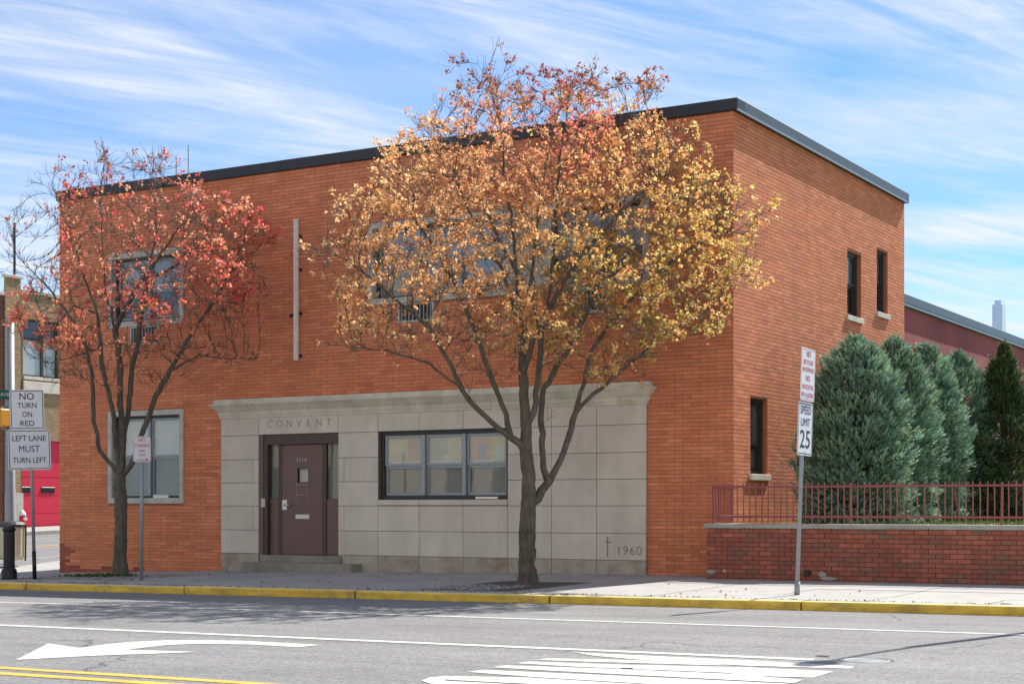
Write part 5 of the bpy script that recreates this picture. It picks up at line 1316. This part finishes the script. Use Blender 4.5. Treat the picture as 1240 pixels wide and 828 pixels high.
m = MB(); m.cbox(FXp+.065, FXp+.11, fy_(4), fy_(26), gzb+.0, fz_(14, 597), .01); m.build('stone_base', m_sur, fst)
# its upper window: three frames with dark upper panes
a0, a1, z0, z1 = win_f; zmd = z0+(z1-z0)*.66
m = MB(); m.box(FXp-.22, FXp-.14, a0, a0+.07, z0, z1); m.box(FXp-.22, FXp-.14, a1-.07, a1, z0, z1); m.box(FXp-.22, FXp-.14, a0+.07, a1-.07, z1-.07, z1); m.box(FXp-.22, FXp-.14, a0+.07, a1-.07, z0, z0+.07)
ym = a0+(a1-a0)*.58; m.box(FXp-.21, FXp-.13, ym-.06, ym+.06, z0+.07, z1-.07); m.box(FXp-.20, FXp-.15, a0+.07, ym-.06, zmd-.05, zmd+.05); m.box(FXp-.20, FXp-.15, ym+.06, a1-.07, zmd-.05, zmd+.05)
fw_ = m.build('window', m_bronze, fst)
for (p, q) in ((a0+.07, ym-.06), (ym+.06, a1-.07)):
    m = MB(); m.box(FXp-.185, FXp-.18, p, q, z0+.07, zmd-.05); m.build('pane', mat('pale_reflecting_glass', BR(170,182,176), .12, .12, 2, spec=.8), fw_)
    m = MB(); m.box(FXp-.185, FXp-.18, p, q, zmd+.05, z1-.07); m.build('pane', mat('dark_reflecting_glass', BR(56,60,66), .12, .2, 2, spec=.8), fw_)
# red door with two slot windows
m = MB(); m.box(FXp-.2, FXp-.14, dr[0], dr[1], gzb, dr[3]); gd = m.build('garage_door', m_reddoor, fst, label='bright red garage door with two slot windows')
for i in range(1, 5):
    z = gzb+(dr[3]-gzb)*i/5; m = MB(); m.box(FXp-.139, FXp-.132, dr[0], dr[1], z-.01, z+.01); m.build('panel_rib', m_reddoor, gd)
for (p0, p1) in ((28, 42), (53, 69)):
    m = MB(); m.cbox(FXp-.14, FXp-.11, fy_(p0), fy_(p1), fz_(50, 596.5), fz_(50, 589.5), .01); m.build('slot_window', m_black, gd)
m = MB(); m.tube([(FXp-2, fy_(17)+.2, f_top-.2), (FXp-2, fy_(17)+.2, f_top+2.2)], .05, 8)
rp = onX(17.5, 270, FXp-2); m.v = []; m.f = []; m.mi = []
m.tube([(rp[0], rp[1], f_top-.3), (rp[0], rp[1], rp[2])], .05, 8); m.build('roof_mast', m_bronze, fst)
# dark red neighbour at the very edge of the view
nb_ = thing('brick_building', 'dark red brick building at the left edge beside the tan fire station', 'building', (FXp-2, fy_(5)-6, .1))
m = MB(); m.box(FXp-14, FXp+.01, fy_(5)-14, fy_(5)-.03, -.5, f_top-.2); m.build('wall', m_redb, nb_)
m = MB(); m.cbox(FXp-14, FXp+.1, fy_(5)-14, fy_(5)-.04, f_top-.199, f_top-.05, .02); m.build('parapet_cap', m_sur, nb_)
# fire hydrant by its door
hp = onX(27, 640, -35.2); hy_ = thing('fire_hydrant', 'small red and white fire hydrant in front of the red garage door', 'fire hydrant', (hp[0], hp[1], street_z(-33, hp[1])+.13))
hb = (hp[0], hp[1], street_z(-33, hp[1])+.13)
m = MB(); m.lathe(hb, [(.16,0),(.16,.05),(.11,.07),(.11,.5),(.14,.52)], 12); m.build('barrel', m_red, hy_)
m = MB(); m.lathe(hb, [(.14,.52),(.13,.6),(.07,.68),(.02,.72)], 12); m.build('bonnet', m_white, hy_)
m = MB(); m.tube([(hb[0]-.2, hb[1], hb[2]+.4), (hb[0]+.2, hb[1], hb[2]+.4)], .06, 8); m.build('outlet', m_white, hy_)

# ------------------------------------------------------------------ distant tower
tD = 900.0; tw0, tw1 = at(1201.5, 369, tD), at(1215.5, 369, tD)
tow = thing('skyscraper', 'tower far off with haze put into its pale blue colour, above the red annex roof', 'tower', (tw0[0], tw0[1], 0))
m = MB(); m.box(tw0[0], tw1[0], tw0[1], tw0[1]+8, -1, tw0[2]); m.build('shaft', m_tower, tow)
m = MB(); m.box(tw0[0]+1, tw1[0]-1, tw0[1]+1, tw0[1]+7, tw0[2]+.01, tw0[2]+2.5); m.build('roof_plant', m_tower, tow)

# ------------------------------------------------------------------ unseen houses across the avenue, added tall and pale to bounce light
m_opp = [mat('pale_brick_front', BR(214,200,174), .9, .1, 2), mat('cream_render', BR(220,212,194), .9, .08, 2), mat('grey_stone_front', BR(190,184,174), .9, .08, 2)]
ofs = MB(); ofs.add([(-60,-31.6,.02),(-60,-60,.02),(60,-60,.02),(60,-31.6,.02)], [(0,1,2,3)]); ofs.add([(-60,-31.6,-.3),(60,-31.6,-.3),(60,-31.6,.02),(-60,-31.6,.02)], [(0,1,2,3)]); ofs.build('opposite_sidewalk', m_slab, kind='structure')
hx = -42.0
for i, (wd, ht, mi_) in enumerate(((13, 11.5, 0), (11, 10.8, 1), (14, 12.4, 2), (12, 11.6, 1), (13, 12.2, 0), (12, 11.2, 2), (13, 12, 1))):
    lab = ['unseen pale brick house far left across the avenue', 'unseen cream house next to the far left pale brick one', 'unseen tall grey stone house left of the middle across the avenue', 'unseen cream house at the middle of the row across the avenue',
           'unseen pale brick house right of the middle across the avenue', 'unseen grey stone house near the right end across the avenue', 'unseen cream corner house at the right end across the avenue'][i]
    h = thing('house', lab, 'house', (hx+wd/2, -34, .02), 'unseen houses across the avenue'); m = MB()
    ops = [(hx+1.2+k*(wd-1.6)/4, hx+1.2+k*(wd-1.6)/4+1.3, z, z+1.7) for k in range(4) for z in (1.2, 4.6, 8.0)]
    open_wall(m, hx+.02, hx+wd-.02, .0, ht, ops, lambda a, d, z: (a, -34-d, z), .25)
    m.add([(hx+.02,-34,0),(hx+.02,-47,0),(hx+.02,-47,ht),(hx+.02,-34,ht)], [(0,1,2,3)]); m.add([(hx+wd-.02,-34,0),(hx+wd-.02,-47,0),(hx+wd-.02,-47,ht),(hx+wd-.02,-34,ht)], [(0,1,2,3)]); m.add([(hx+.02,-34,ht),(hx+wd-.02,-34,ht),(hx+wd-.02,-47,ht),(hx+.02,-47,ht)], [(0,1,2,3)])
    m.build('wall', m_opp[mi_], h)
    m = MB(); m.cbox(hx+.03, hx+wd-.03, -34.2, -33.75, ht+.005, ht+.3, .03); m.build('cornice', m_cornice, h)
    for (a, b, z0, z1) in ops:
        m = MB(); m.box(a, b, -34.24, -34.2, z0, z1); m.build('window', m_bronze, h)
    hx += wd
